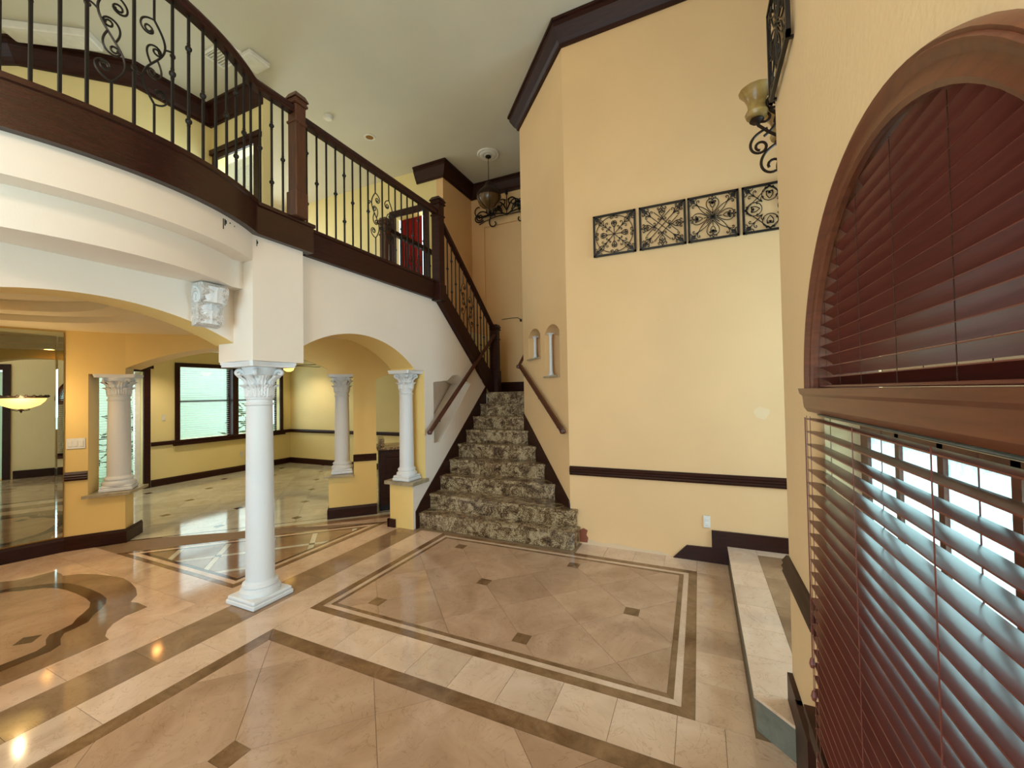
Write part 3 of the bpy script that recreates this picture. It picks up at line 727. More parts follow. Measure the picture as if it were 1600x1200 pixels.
# skirt boards along both walls
def zslope(y): return (y - YS[0]) / (YS[8] - YS[0]) * RISE * 8 + RISE
MB().slab((-3.172 + 2.2, -4.1), (0, 1), (-1, 0), .016, [(4.06, 0), (YS[8], 0), (YS[8], zslope(YS[8]) + .10), (4.16, .31), (4.06, .21)]).build('skirt_board', 'wood', st)
u1 = (B - A).length
dy = UAB.y
def zu(u): return zslope(4.345 + u * dy - .04)
MB().slab((A.x - NAB.x * .001 + 2.2, A.y - NAB.y * .001 - 4.1), UAB, -NAB, .014, [(.0, .30), (.0, .02), (u1 - .01, .02), (u1 - .01, zu(u1) + .09), (.02, .45), (.0, .40)]).build('skirt_board', 'wood', st)
# small can light washing the top riser
# ---------------- upper flight (mostly hidden)
uf = thing('upper_flight', 'dark stringered upper stair flight turning back to the gallery', 'staircase', (-3.6, 6.0, 1.656))
n2 = 8
for k in range(n2):
    y1 = 6.0 - k * .19; z = RISE * (k + 1) * .985
    MB().box(-.44, .38, y1 - .19 - .03 - 6.0, y1 - 6.0, z - .03, z).build('tread', 'granite', uf)
    MB().box(-.44, .38, y1 - .02 - 6.0, y1 - 6.0, z - RISE * .985, z - .03).build('riser', 'granite', uf)
MB().slab((.48, 0), (0, 1), (-1, 0), .07, [(.09, .0), (.09, .24), (-.03, .36), (-1.47, 1.50), (-1.47, 1.244), (0.03, 0)]).build('stringer', 'wood', uf)

# ---------------- scroll curves (2D), for railings and iron panels
def clothoid(p, ang, L, k0, k1, n=22, pw=1.0):
    x, y = p; o = [(x, y)]; h = L / n; a = ang
    for i in range(n):
        s_ = (i + .5) / n; a += (k0 + (k1 - k0) * s_ ** pw) * h
        x += math.cos(a) * h; y += math.sin(a) * h; o.append((x, y))
    return o
def mirror_dir(pts, p, ang):
    c, s_ = math.cos(2 * ang), math.sin(2 * ang); o = []
    for x, y in pts:
        dx, dy_ = x - p[0], y - p[1]; o.append((p[0] + c * dx + s_ * dy_, p[1] + s_ * dx - c * dy_))
    return o
def s_scroll(h, sgn=1):
    "S curve of total height about h centred on 0,0 with curled ends"
    up = clothoid((0, 0), math.pi / 2 - .35 * sgn, h * 1.02, .2 * sgn / h, 22 * sgn / h, 34, 3.2)
    dn = clothoid((0, 0), -math.pi / 2 - .35 * sgn, h * 1.02, .2 * sgn / h, 22 * sgn / h, 34, 3.2)
    return list(reversed(dn)) + up

# ---------------- railings
KNOB = [(.001, -.036), (.011, -.030), (.009, -.018), (.017, -.008), (.019, 0), (.017, .008), (.009, .018), (.011, .030), (.001, .036)]
KN = MB().lathe(KNOB, 8).mesh('knob', True); KN.materials.append(M['iron'])
_bal = {}
def baluster(par, x, y, z0, z1, knobs):
    k = (round(z1 - z0, 3),)
    if k not in _bal:
        me = MB().cbox(-.007, .007, -.007, .007, 0, z1 - z0, .0015).mesh('baluster'); me.materials.append(M['iron']); _bal[k] = me
    o = place('baluster', _bal[k], par, (x, y, z0))
    L = z1 - z0
    for f in {0: [], 1: [.5], 2: [.24, .76]}[knobs]:
        place('knob', KN, o, (0, 0, L * f))
    return o
_scr = {}
def scroll_baluster(par, x, y, z0, z1, ang, sgn=1):
    L = z1 - z0
    key = (round(L, 3), sgn)
    if key not in _scr:
        mb = MB(); hh = L * .56; c = L * .50; Am = .055 * sgn
        main = [(-Am * math.sin(2 * math.pi * k / 36), hh / 2 - hh * k / 36) for k in range(37)]
        mb.tube([(x_, 0, c + z_) for x_, z_ in main], .0062, 5)
        for sg in (1, -1):
            for q in (clothoid((0, hh / 2), -.15 * sgn if sgn > 0 else math.pi + .15, hh * .62, -6.5 * sgn / hh * .5, -34 * sgn / hh, 26, 1.25),
                      clothoid((Am * .30, -hh * .04), math.pi / 2 - .45 * sgn, hh * .60, .6 * sgn / hh, 38 * sgn / hh, 26, 1.35),
                      clothoid((-Am * .95, hh * .22), math.pi / 2 + .9 * sgn, hh * .22, 0, 60 * sgn / hh, 14, 1.2)):
                mb.tube([(sg * x_, 0, c + sg * z_) for x_, z_ in q], .0055, 5)
        mb.tube([(0, 0, 0), (0, 0, c - hh / 2)], .007, 6); mb.tube([(0, 0, c + hh / 2), (0, 0, L)], .007, 6)
        me = mb.mesh('scroll_baluster', True); me.materials.append(M['iron']); _scr[key] = me
    return place('scroll_baluster', _scr[key], par, (x, y, z0), ang)
RAILP = [(-.030, 0), (.030, 0), (.034, .018), (.026, .030), (.034, .052), (.026, .072), (.010, .080), (-.010, .080), (-.026, .072), (-.034, .052), (-.026, .030), (-.034, .018)]
def newel(par, x, y, z0, z1, w=.065, mat='wood_red', base=.22):
    b_ = MB().cbox(-w * 1.22, w * 1.22, -w * 1.22, w * 1.22, 0, base, .008).cbox(-w, w, -w, w, base - .005, z1 - z0 - .10, .006)
    o = b_.build('newel_post', mat, par, False, (x, y, z0)); h = z1 - z0
    MB().cbox(-w * 1.18, w * 1.18, -w * 1.18, w * 1.18, h - .26, h - .235, .006).build('newel_collar', mat, o)
    MB().cbox(-w * 1.3, w * 1.3, -w * 1.3, w * 1.3, h - .10, h - .075, .008).cbox(-w * 1.15, w * 1.15, -w * 1.15, w * 1.15, h - .075, h - .05, .006)\
        .add([(-w * 1.35, -w * 1.35, h - .05), (w * 1.35, -w * 1.35, h - .05), (w * 1.35, w * 1.35, h - .05), (-w * 1.35, w * 1.35, h - .05), (-w * .9, -w * .9, h), (w * .9, -w * .9, h), (w * .9, w * .9, h), (-w * .9, w * .9, h)],
             [(3, 2, 1, 0), (4, 5, 6, 7), (0, 1, 5, 4), (1, 2, 6, 5), (2, 3, 7, 6), (3, 0, 4, 7)]).build('newel_cap', mat, o)
    return o
ZB = 3.15; ZR = 4.03
g1 = thing('gallery_railing', 'curved iron balustrade with dark wooden rail on the bowed balcony', 'railing', (-2.9, 1.2, ZB))
def lp(x, y, z, t): return (x - t.location.x, y - t.location.y, z - t.location.z)
path = [(-3.07, -.6), (-3.07, .33)] + bow_pts(.02)[1:-1] + [(-3.07, 2.01), (-3.06, 2.37)]
MB().sweep([lp(x, y, ZR, g1) for x, y in path], RAILP).build('handrail', 'wood', g1, True)
newel(g1, *lp(-3.06, 2.37, 0, g1)[:2], 0, 4.21 - ZB, .050)
# balusters along the bow
def walk(path, step, start):
    out = []; d = start
    for a, c in zip(path, path[1:]):
        a = Vector(a); c = Vector(c); L = (c - a).length
        while d < L:
            p = a + (c - a) * (d / L); t = (c - a).normalized(); out.append((p.x, p.y, math.atan2(t.y, t.x))); d += step
        d -= L
    return out
rv = list(reversed(path))
pat = ['1', '2', '1', '0', '1', '2', '1', '0', '1', '2', '1', 's', '0', 's', '0', '0', '1', '0', '1', '2', '1', '0', '1', '2']
for i, (x, y, a) in enumerate(walk(rv, .094, .13)):
    k = pat[i % len(pat)]
    if k == 's': scroll_baluster(g1, *lp(x, y, ZB, g1), lp(0, 0, ZR, g1)[2], a, 1 if (i % 4) == 3 else -1)
    else: baluster(g1, *lp(x, y, ZB, g1), lp(0, 0, ZR, g1)[2], int(k))
g2 = thing('gallery_railing', 'straight iron balustrade with dark rail between the two upper newel posts', 'railing', (-3.14, 2.5, ZB))
MB().sweep([lp(-3.12, 2.44, ZR, g2), lp(-3.12, 4.46, ZR, g2)], RAILP).build('handrail', 'wood', g2, True)
newel(g2, *lp(-3.13, 4.53, 0, g2)[:2], -.27, 4.27 - ZB, .062, 'wood')
pat = ['2', '1', '0', '1', '2', '1', '0', '1', 's', '0', 's', '0', '1', '0', '1', '2', '1', '0']
for i in range(18):
    y = 2.525 + i * .1065; k = pat[i]
    if k == 's': scroll_baluster(g2, *lp(-3.14, y, ZB, g2), ZR - ZB, math.pi / 2, 1 if i == 8 else -1)
    else: baluster(g2, *lp(-3.14, y, ZB, g2), ZR - ZB, int(k))
# descending rail
g3 = thing('stair_railing', 'sloping iron balustrade of the upper stair flight', 'railing', (-3.14, 5.4, 2.0))
def zst(y): return 1.656 + .30 + (6.0 - y) * (3.15 - 1.956) / (6.0 - 4.53)   # stringer top
MB().sweep([lp(-3.13, 4.56, 3.98, g3), lp(-3.13, 6.12, 2.68, g3)], RAILP).build('handrail', 'wood', g3, True)
newel(g3, *lp(-3.13, 6.17, 0, g3)[:2], 1.66 - 2.0, 2.80 - 2.0, .06, 'wood', .36)
pat = ['0', '1', '2', '1', '0', 's', '0', 's', '0', '1', '2', '1', '0', '1']
for i in range(14):
    y = 4.66 + i * .103; z0 = zst(y); z1 = 3.98 - (y - 4.56) * (3.98 - 2.68) / 1.56; k = pat[i]
    z1 = round(z0 + .84, 4) if abs(z1 - z0 - .84) < .03 else z1
    if k == 's': scroll_baluster(g3, *lp(-3.14, y, z0, g3), lp(0, 0, z1, g3)[2], math.pi / 2, 1 if i == 5 else -1)
    else: baluster(g3, *lp(-3.14, y, z0, g3), lp(0, 0, z1, g3)[2], int(k))
# far side of the stair opening
g4 = thing('gallery_railing', 'far iron balustrade in front of the red curtained doorway', 'railing', (-4.1, 4.6, ZB))
MB().sweep([lp(-4.1, 4.6, ZR, g4), lp(-4.1, 6.03, ZR, g4)], RAILP).build('handrail', 'wood', g4, True)
newel(g4, 0, 0, 0, 4.21 - ZB, .055, 'wood_red')
pat = ['1', '2', '1', '0', 's', '0', 's', '0', '1', '2', '1', '0']
for i in range(12):
    y = 4.72 + i * .108; k = pat[i]
    if k == 's': scroll_baluster(g4, *lp(-4.1, y, ZB, g4), ZR - ZB, math.pi / 2, 1)
    else: baluster(g4, *lp(-4.1, y, ZB, g4), ZR - ZB, int(k))

# ---------------- handrails on the stair walls
HP = [(-.022, -.02), (.022, -.02), (.030, 0), (.026, .022), (.012, .032), (-.012, .032), (-.026, .022), (-.030, 0)]
def handrail(name, label, pts, brackets, wallv):
    t = thing(name, label, 'handrail', pts[0])
    o = Vector(pts[0])
    MB().sweep([tuple(Vector(p) - o) for p in pts], HP).build('rail', 'rail', t, True)
    e0 = Vector(pts[0]); d = (Vector(pts[1]) - e0).normalized()
    MB().lathe([(0.001, -.030), (.026, -.024), (.034, 0), (.026, .024), (.001, .034)], 14).build('rail_end', 'rail', t, True, tuple(-d * .012))
    for f in brackets:
        p = Vector(pts[0]).lerp(Vector(pts[-1]), f) - o
        MB().tube([tuple(p + Vector((0, 0, -.015))), tuple(p + Vector((0, 0, -.055))), tuple(p + Vector(wallv) * .065 + Vector((0, 0, -.065)))], .007, 8).build('bracket', 'iron', t, True)
    return t
handrail('handrail', 'brown wooden handrail on the left wall of the stairs', [(-3.115, 4.28, 1.165), (-3.115, 6.10, 2.60)], (.12, .5, .88), (-1, 0, 0))
wr = [A + UAB * u - NAB * .065 for u in (.03, 1.43)]
handrail('handrail', 'brown wooden handrail on the angled right wall of the stairs', [(wr[0].x, wr[0].y, 1.215), (wr[1].x, wr[1].y, 2.015)], (.1, .5, .9), (NAB.x, NAB.y, 0))
o2 = B - NAB * .06
handrail('handrail', 'short reddish handrail turning the corner above the stairs', [(o2.x - .02, o2.y + .02, 2.03), (B.x + .03, B.y + .12, 2.30)], (.5,), (1, 0, 0))

# ---------------- columns
def leaf_mesh(w_, h, out, curl):
    "curled acanthus leaf standing at the origin, bulging to +x, with thickness"
    mb = MB(); nu, nv = 6, 9; grid = []
    for j in range(nv + 1):
        t = j / nv
        hw_ = w_ * .5 * (1 - .25 * t) * (1 + .22 * math.cos(t * 22)) * (1 if t < .93 else .62)
        a = max(0, (t - .62) / .38)
        x = out * t ** 1.6 + curl * math.sin(a * 2.6); z = h * t - a * a * h * .17
        row = []
        for i in range(nu + 1):
            s_ = -1 + 2 * i / nu
            row.append((x + .012 * (1 - s_ * s_) + .004 * math.cos(s_ * 9), s_ * hw_, z))
        grid.append(row)
    V = [p for r_ in grid for p in r_]; m_ = len(V)
    V2 = [(p[0] - .010, p[1] * .97, p[2] - .002) for p in V]; F = []
    c = nu + 1
    for j in range(nv):
        for i in range(nu):
            a = j * c + i
            F += [(a, a + 1, a + 1 + c, a + c), (a + m_, a + c + m_, a + 1 + c + m_, a + 1 + m_)]
    edge = [i for i in range(c)] + [j * c + nu for j in range(1, nv + 1)] + [nv * c + i for i in range(nu - 1, -1, -1)] + [j * c for j in range(nv - 1, 0, -1)]
    for k in range(len(edge)):
        a, b_ = edge[k], edge[(k + 1) % len(edge)]; F.append((a, b_, b_ + m_, a + m_))
    mb.add(V + V2, F); me = mb.mesh('leaf', True); me.materials.append(M['plaster']); return me
def volute_mesh(s_):
    pts = clothoid((0, 0), math.pi * .42, .15 * s_, -4 / s_, -95 / s_, 30, 1.6)
    mb = MB().tube([(p[0], 0, p[1]) for p in pts], [.016 * s_ * (1 - .35 * i / len(pts)) + .004 for i in range(len(pts))], 6)
    me = mb.mesh('volute', True); me.materials.append(M['plaster']); return me
def column(label, x, y, z0, z1, r, plinth, rz=0.0, cap=.30, capw=.195):
    t = thing('column', label, 'column', (x, y, z0), rz, 'white columns with leafy capitals'); h = z1 - z0
    p = plinth / 2
    MB().cbox(-p, p, -p, p, 0, .035, .006).cbox(-p * .95, p * .95, -p * .95, p * .95, .034, .062, .008).build('plinth', 'plaster', t)
    MB().lathe([(r * 1.40, .060), (r * 1.44, .075), (r * 1.40, .095), (r * 1.22, .105), (r * 1.16, .115), (r * 1.26, .128), (r * 1.22, .145), (r * 1.08, .152), (r * 1.02, .165)], 36).build('base', 'plaster', t, True)
    zc = h - cap
    MB().lathe([(r, .160)] + [(r * (1 - .10 * (k / 8) ** 1.6), .165 + (zc - .165) * k / 8) for k in range(9)], 40).build('shaft', 'plaster', t, True)
    rt_ = r * .90
    cp = MB().lathe([(rt_ * 1.02, zc - .055), (rt_ * 1.12, zc - .045), (rt_ * 1.12, zc - .035), (rt_ * 1.0, zc - .03), (rt_ * 1.0, zc - .004), (rt_ * 1.10, zc), (rt_ * 1.12, zc + .012), (rt_ * 1.0, zc + .02), (rt_ * 1.02, zc + cap * .4), (rt_ * 1.15, zc + cap * .72), (rt_ * 1.36, zc + cap * .88)], 32).build('capital', 'plaster', t, True)
    # concave abacus
    q = []
    for k in range(4):
        a = math.pi / 2 * k
        for s_ in range(9):
            u = -1 + 2 * s_ / 8; d = capw * (1 - .13 * (1 - u * u))
            X, Y = d, u * capw * .92
            q.append((X * math.cos(a) - Y * math.sin(a), X * math.sin(a) + Y * math.cos(a)))
    MB().prism(q, h - .042, h - .022).prism([(u * 1.03, v * 1.03) for u, v in q], h - .023, h - .001).build('abacus', 'plaster', cp)
    l1 = leaf_mesh(rt_ * .78, cap * .40, rt_ * .10, .030); l2 = leaf_mesh(rt_ * .82, cap * .66, rt_ * .22, .040); vm = volute_mesh(cap / .30)
    for k in range(8):
        a = math.pi / 4 * k
        place('leaf', l1, cp, (rt_ * 1.0 * math.cos(a), rt_ * 1.0 * math.sin(a), zc + .018), a)
        a += math.pi / 8
        place('leaf', l2, cp, (rt_ * .97 * math.cos(a), rt_ * .97 * math.sin(a), zc + .03), a)
    for k in range(4):
        a = math.pi / 4 + math.pi / 2 * k
        place('volute', vm, cp, (rt_ * 1.02 * math.cos(a), rt_ * 1.02 * math.sin(a), zc + cap * .60), a)
    return t
column('tall white column standing on the floor in front', -3.31, 2.20, 0, 1.93, .104, .345)
column('short white column on the golden pier at the foot of the stairs', -3.365, 4.125, .577, 1.945, .088, .255, cap=.25, capw=.155)
cc = Q45 + D45 * .165 + N45 * .175
column('short white column on the ledge of the angled golden wall', cc.x, cc.y, .577, 1.94, .098, .275, R_(45), cap=.26, capw=.165)
cl = P1 + ds * .40 + ns * .19
column('short white column on the low wall beside the mirror', cl.x, cl.y, 0.587, 1.94, .108, .29, math.atan2(ds.y, ds.x), cap=.26, capw=.18)
# stone ledges under the short columns
def ledge(label, poly, z0, z1):
    tag(MB().prism(poly, z0, z1 - .008).prism([(x, y) for x, y in poly], z1 - .0081, z1).build('stone_ledge', 'ledge'), label, 'ledge', 'stone ledges')
ledge('grey stone ledge on the golden stair pier', [(-3.60, 3.975), (-3.155, 3.975), (-3.155, 4.30), (-3.188, 4.30), (-3.188, 4.268), (-3.552, 4.268), (-3.60, 4.268)], .532, .575)
e0 = Q45 - D45 * .06 - N45 * .05
ledge('grey stone ledge on the angled golden wall', [tuple(e0), tuple(e0 + D45 * .372), tuple(e0 + D45 * .372 + N45 * .46), tuple(e0 + N45 * .46)], .547, .575)
e0 = P1 + ds * (uj - .04) - ns * .06
e1 = P2 - ns * .06 + ds * .04
ledge('pale stone ledge on the low wall beside the mirror', [tuple(P1 + ds * (uj - .04) - ns * .05), tuple(P2 - ns * .05 + ds * .05), tuple(P2 + N45 * .40 + D45 * .06), tuple(P1 + ds * (uj + .005) + ns * .40), tuple(P1 + ds * (uj + .005) - ns * .0)], .552, .585)

# ---------------- corbel under the lower curved band
kb = thing('corbel', 'white scroll corbel carved with leaves under the balcony band', 'corbel', (-3.335, 1.80, 2.17))
prof = [(0, .31), (.125, .31), (.150, .285), (.155, .25), (.140, .215), (.110, .19), (.085, .16), (.075, .12), (.085, .085), (.090, .055), (.075, .025), (.045, .008), (0, 0)]
MB().slab((0, -.085), (1, 0), (0, 1), .17, prof).build('body', 'carved', kb, True)
for sgn in (-1, 1):
    sp_ = clothoid((.012, .30), 0, .40, -4, -26, 30, .9)
    MB().tube([(.02 + p[0] * .8, .087 * sgn, p[1] - .02) for p in clothoid((.02, .30), 0.1, .36, -7, -42, 30, 1.0)], .010, 6).build('side_scroll', 'plaster', kb, True)
lm = leaf_mesh(.15, .15, .012, .014)
for dx, dz, sc_ in ((.088, .02, .8), (.086, .10, .9), (.150, .17, .9)):
    o = place('carved_leaf', lm, kb, (dx - .010, 0, dz)); o.scale = (sc_, sc_, sc_)

# ---------------- mirror, sconce, switches
mt_ = thing('wall_mirror_panel', 'large floor length bevelled mirror on the golden wall', 'mirror', tuple(P1 - dm * 1.2 - nm * .0) + (.17,))
mt_.rotation_euler = (0, 0, math.atan2(dm.y, dm.x))
MB().box(-1.2, 1.13, -.012, -.002, 0, 2.22).build('mirror_glass', 'mirror', mt_)
MB().add([(1.135, -.004, 0), (1.19, -.002, 0), (1.19, -.002, 2.22), (1.135, -.014, 2.22), (1.135, -.014, 0), (1.19, -.004, 2.22)], [(4, 1, 2, 3)]).box(1.132, 1.19, -.011, -.002, 0, 2.22).build('bevelled_strip', 'mirror', mt_)
MB().box(-1.2, 1.19, -.013, -.002, 2.165, 2.22).build('bevelled_strip', 'mirror', mt_)
MB().box(1.19, 1.197, -.014, -.001, 0, 2.22).build('edge_bead', 'brass', mt_)
MB().box(-1.2, 1.197, -.014, -.001, -.012, 0).build('edge_bead', 'brass', mt_)
sc = P1 - dm * .305
sn = thing('wall_sconce', 'glowing half bowl sconce with ornate rim on the mirror', 'wall lamp', (sc.x - nm.x * .014, sc.y - nm.y * .014, 1.56), math.atan2(dm.y, dm.x))
MB().lathe([(.012, 0), (.07, .012), (.13, .04), (.165, .08), (.18, .115)], 24, a0=math.pi, a1=2 * math.pi).build('bowl', 'bulb', sn, True)
mb = MB().lathe([(.178, .112), (.188, .116), (.188, .132), (.178, .136)], 24, a0=math.pi, a1=2 * math.pi)
for k in range(10):
    a = math.pi + math.pi * (k + .5) / 10
    mb.lathe([(.001, -.014), (.014, -.006), (.016, .004), (.001, .016)], 6, (.186 * math.cos(a), .186 * math.sin(a), .132))
mb.build('rim', 'bronze', sn, True)
MB().lathe([(.001, -.04), (.008, -.03), (.010, -.015), (.022, -.004), (.001, .008)], 10, (0, -.02, 0)).tube([(-.06, -.02, -.005), (-.03, -.02, -.016), (0, -.02, -.012), (.03, -.02, -.016), (.06, -.02, -.005)], .005).build('finial', 'bronze', sn, True)
point_light('sconce_light', (sc.x + .34, sc.y - .09, 1.70), 8, (1.0, .74, .40), 0.0)
def switch(label, p, d, n_, z, gangs, cat='light switch', name='light_switch'):
    t = thing(name, label, cat, (p.x, p.y, z), math.atan2(d.y, d.x))
    w_ = .06 + .046 * (gangs - 1)
    MB().cbox(-w_ / 2, w_ / 2, -.009, -.001, -.058, .058, .003).build('plate', 'switch', t)
    for g_ in range(gangs):
        xx = (g_ - (gangs - 1) / 2) * .046
        if cat == 'outlet':
            MB().cbox(xx - .016, xx + .016, -.012, -.008, .006, .034, .003).cbox(xx - .016, xx + .016, -.012, -.008, -.034, -.006, .003).build('socket', 'switch', t)
        else:
            MB().cbox(xx - .016, xx + .016, -.014, -.008, -.033, .033, .003).build('rocker', 'switch', t)
    return t
switch('white triple light switch plate beside the mirror', P1 + ds * .09, ds, ns, 1.165, 3)
switch('white outlet low on the tall cream wall', Vector((.038, 4.345)), Vector((1, 0)), None, .38, 1, 'outlet', 'wall_outlet')
switch('pale outlet below the family room window', Vector((XF, 5.75)), Vector((0, 1)), None, .38, 1, 'outlet', 'wall_outlet')
switch('pale switch plate left of the family room window', Vector((XF, 4.30)), Vector((0, 1)), None, 1.28, 1)

# ---------------- wrought iron wall panels
def heart(p, ang, s_):
    a = clothoid(p, ang + .72, 3.0 * s_, -.1 / s_, -6.3 / s_, 30, 2.0)
    return [a, mirror_dir(a, p, ang)]
def pair(p, ang, s_, k=1.0):
    a = clothoid(p, ang + .25, 2.0 * s_, .2 / s_, 8.0 / s_ * k, 26, 2.0); return [a, mirror_dir(a, p, ang)]
def panel_lines(kind):
    L = []; H4 = [0, math.pi / 2, math.pi, 3 * math.pi / 2]
    D4 = [a + math.pi / 4 for a in H4]
    def pol(a, r): return (r * math.cos(a), r * math.sin(a))
    if kind == 0:
        for a in D4: L.append([(0, 0), pol(a, 1.25)])
        for a in H4: L.append([(0, 0), pol(a, .48)]); L += heart(pol(a, .34), a, .20); L += pair(pol(a, .98), a + math.pi, .20); L += pair(pol(a, .46), a, .14)
        for a in D4: L += pair(pol(a, .52), a, .22); L += pair(pol(a, 1.30), a + math.pi, .24); L += heart(pol(a, .72), a, .20); L += pair(pol(a, .30), a, .16)
        L.append([pol(2 * math.pi * k / 40, .93) for k in range(41)])
    elif kind == 1:
        d = .17
        for sx in (1, -1):
            L.append([(-.95, -.95 * sx), (.95, .95 * sx)])
            L.append([(-.55 - d, -.55 * sx + d * sx), (.55 - d, .55 * sx + d * sx)]); L.append([(-.55 + d, -.55 * sx - d * sx), (.55 + d, .55 * sx - d * sx)])
        for a in H4: L += heart(pol(a, .46), a, .23); L += pair(pol(a, .99), a + math.pi, .22); L += pair(pol(a, .60), a, .12); L += pair(pol(a, .47), a + math.pi, .20)
        for a in D4: L += pair(pol(a, .70), a, .24); L += heart(pol(a, .80), a, .18); L += pair(pol(a, 1.22), a + math.pi, .22)
    elif kind == 2:
        for a in H4 + D4: L.append([(0, 0), pol(a, .38)])
        for a in D4:
            pet = clothoid((0, 0), a + .42, .92, -.9, -.9, 16); L += [pet, mirror_dir(pet, (0, 0), a)]
            L.append([pol(a, .82), pol(a, 1.32)]); L += pair(pol(a, 1.34), a + math.pi, .24); L += pair(pol(a, .86), a, .22)
        for a in H4:
            L += heart(pol(a, .16), a, .42); L += heart(pol(a, .42), a, .16); L += pair(pol(a, .60), a, .16); L += pair(pol(a, .98), a + math.pi, .16)
    else:
        for a in D4:
            L.append([pol(a, .40), pol(a, 1.3)]); L += pair(pol(a, 1.32), a + math.pi, .26); L += pair(pol(a, .80), a, .22); L += pair(pol(a, .40), a, .20)
        for sx in (1, -1):
            for sy in (1, -1): L.append([(sx * .97, 0), (sx * .45, sy * .5), (0, sy * .97)])
        for a in H4:
            L.append([(pol(a, .60)[0] + .30 * math.cos(t), pol(a, .60)[1] + .30 * math.sin(t)) for t in [2 * math.pi * k / 22 for k in range(23)]])
            L += heart(pol(a, .38), a, .20); L += pair(pol(a, .60), a, .14); L += pair(pol(a, .99), a + math.pi, .18)
    return L
def iron_panel(kind, label, origin, ang, s=.22):
    t = thing('iron_wall_panel', label, 'wall art', origin, ang, 'square wrought iron wall panels')
    f_ = .0095; y0, y1 = -.030, -.014
    fr = MB()
    for x0, x1, z0, z1 in ((-s, s, s - 2 * f_, s), (-s, s, -s, -s + 2 * f_), (-s, -s + 2 * f_, -s, s), (s - 2 * f_, s, -s, s)):
        fr.box(x0, x1, y0, y1, z0, z1)
    for sx in (-1, 1):
        for sz in (-1, 1): fr.box(sx * (s - .03) - .006, sx * (s - .03) + .006, -.014, -.001, sz * (s - .006) - .006, sz * (s - .006) + .004)
    fr.build('frame', 'iron', t)
    mb = MB(); k = s * .94
    for ln in panel_lines(kind):
        q = [(max(-1, min(1, x)) * k, max(-1, min(1, z)) * k) for x, z in ln]
        mb.tube([(x, -.022, z) for x, z in q], .0042, 4)
    if kind in (0, 2): mb.lathe([(.001, -.006), (.012, 0), (.001, .006)], 8, (0, -.022, 0))
    for sx in (-1, 1):
        for sz in (-1, 1):     # corner leaves
            c = s - 2 * f_
            mb.add([(sx * c, -.024, sz * c), (sx * (c - .045), -.026, sz * (c - .012)), (sx * (c - .028), -.030, sz * (c - .028)), (sx * (c - .012), -.026, sz * (c - .045)), (sx * (c - .05), -.026, sz * (c - .05))], [(0, 1, 2), (0, 2, 3), (1, 4, 2), (2, 4, 3)])
    mb.build('scrollwork', 'iron', t, True)
    return t
zp = 3.295
iron_panel(0, 'black iron panel with dense heart scrolls, leftmost in the row on the cream wall', (-.772, 4.345, zp), 0)
iron_panel(1, 'black iron panel with crossed diagonal bars, second in the row on the cream wall', (-.298, 4.345, zp), 0)
iron_panel(2, 'black iron panel with four petals and starburst centre on the cream wall', (.158, 4.345, zp), 0)
iron_panel(3, 'black iron panel with rings, rightmost in the row and partly hidden', (.624, 4.345, zp), 0)
iron_panel(2, 'black iron panel seen edge on above the arched window', (.37, 2.085, 3.24), R_(-90), .22)

# ---------------- arched window, sill, blinds
win = thing('window_1', 'arched brown cased window with wooden blinds close to the camera', 'window', (WX, YC, 1.64), 0, None, 'structure')
def arch_path(a, b_, n=36): return [(YC + a * math.cos(math.pi * k / n), 1.64 + b_ * math.sin(math.pi * k / n)) for k in range(n + 1)]
cas = [(-.014, .004), (-.014, -.010), (-.004, -.016), (.014, -.012), (.026, -.014), (.036, -.024), (.044, -.026), (.048, -.020), (.054, -.022), (.060, -.012), (.062, 0)]
mb = MB(); n = 40; cols = len(cas)
for k in range(n + 1):
    t = math.pi * k / n
    for d, x in cas:
        a_, b_ = AR + d * 1.0, BR + d * 1.0
        mb.v.append((x, a_ * math.cos(t), b_ * math.sin(t)))
for k in range(n):
    for j in range(cols - 1):
        mb.f.append((k * cols + j, k * cols + j + 1, (k + 1) * cols + j + 1, (k + 1) * cols + j))
mb.build('casing', 'casing', win, True)
MB().sweep([(0, -.62 , 0), (0, .595, 0)], [(-o, z) for o, z in [(-.02, -.075), (.026, -.075), (.036, -.060), (.040, -.02), (.048, -.012), (.052, .006), (-.02, .006)]]).build('sill', 'casing', win)
MB().sweep([(0, -.62, 0), (0, .70, 0)], [(-o, z) for o, z in [(0, -1.28), (.030, -1.28), (.034, -1.20), (.045, -1.19), (.045, -1.165), (0, -1.165)]]).build('lower_sill', 'wood', win)
jm = MB()
for k in range(n):
    t0, t1 = math.pi * k / n, math.pi * (k + 1) / n
    jm.add([(0, AR * .995 * math.cos(t0), BR * .995 * math.sin(t0)), (.17, AR * .995 * math.cos(t0), BR * .995 * math.sin(t0)), (.17, AR * .995 * math.cos(t1), BR * .995 * math.sin(t1)), (0, AR * .995 * math.cos(t1), BR * .995 * math.sin(t1))], [(0, 1, 2, 3)])
jm.build('jamb', 'casing', win, True)
MB().box(.10, .106, -AR, AR, .0, BR).build('glass_pane', 'glass', win)
MB().box(.10, .106, -.52, .50, -1.2, -.1).build('glass_pane', 'obscure', win)
for yy in (-.20, .03, .24): MB().box(.092, .122, yy - .012, yy + .012, -1.2, -.1).build('muntin', 'casing', win)
MB().box(.092, .122, -.53, .50, -.68, -.65).build('muntin', 'casing', win)
MB().box(.092, .13, -.53, -.47, -1.22, -.09).box(.092, .13, .44, .5, -1.22, -.09).box(.092, .13, -.47, .44, -.14, -.09).box(.092, .13, -.47, .44, -1.22, -1.17).build('sash', 'casing', win)
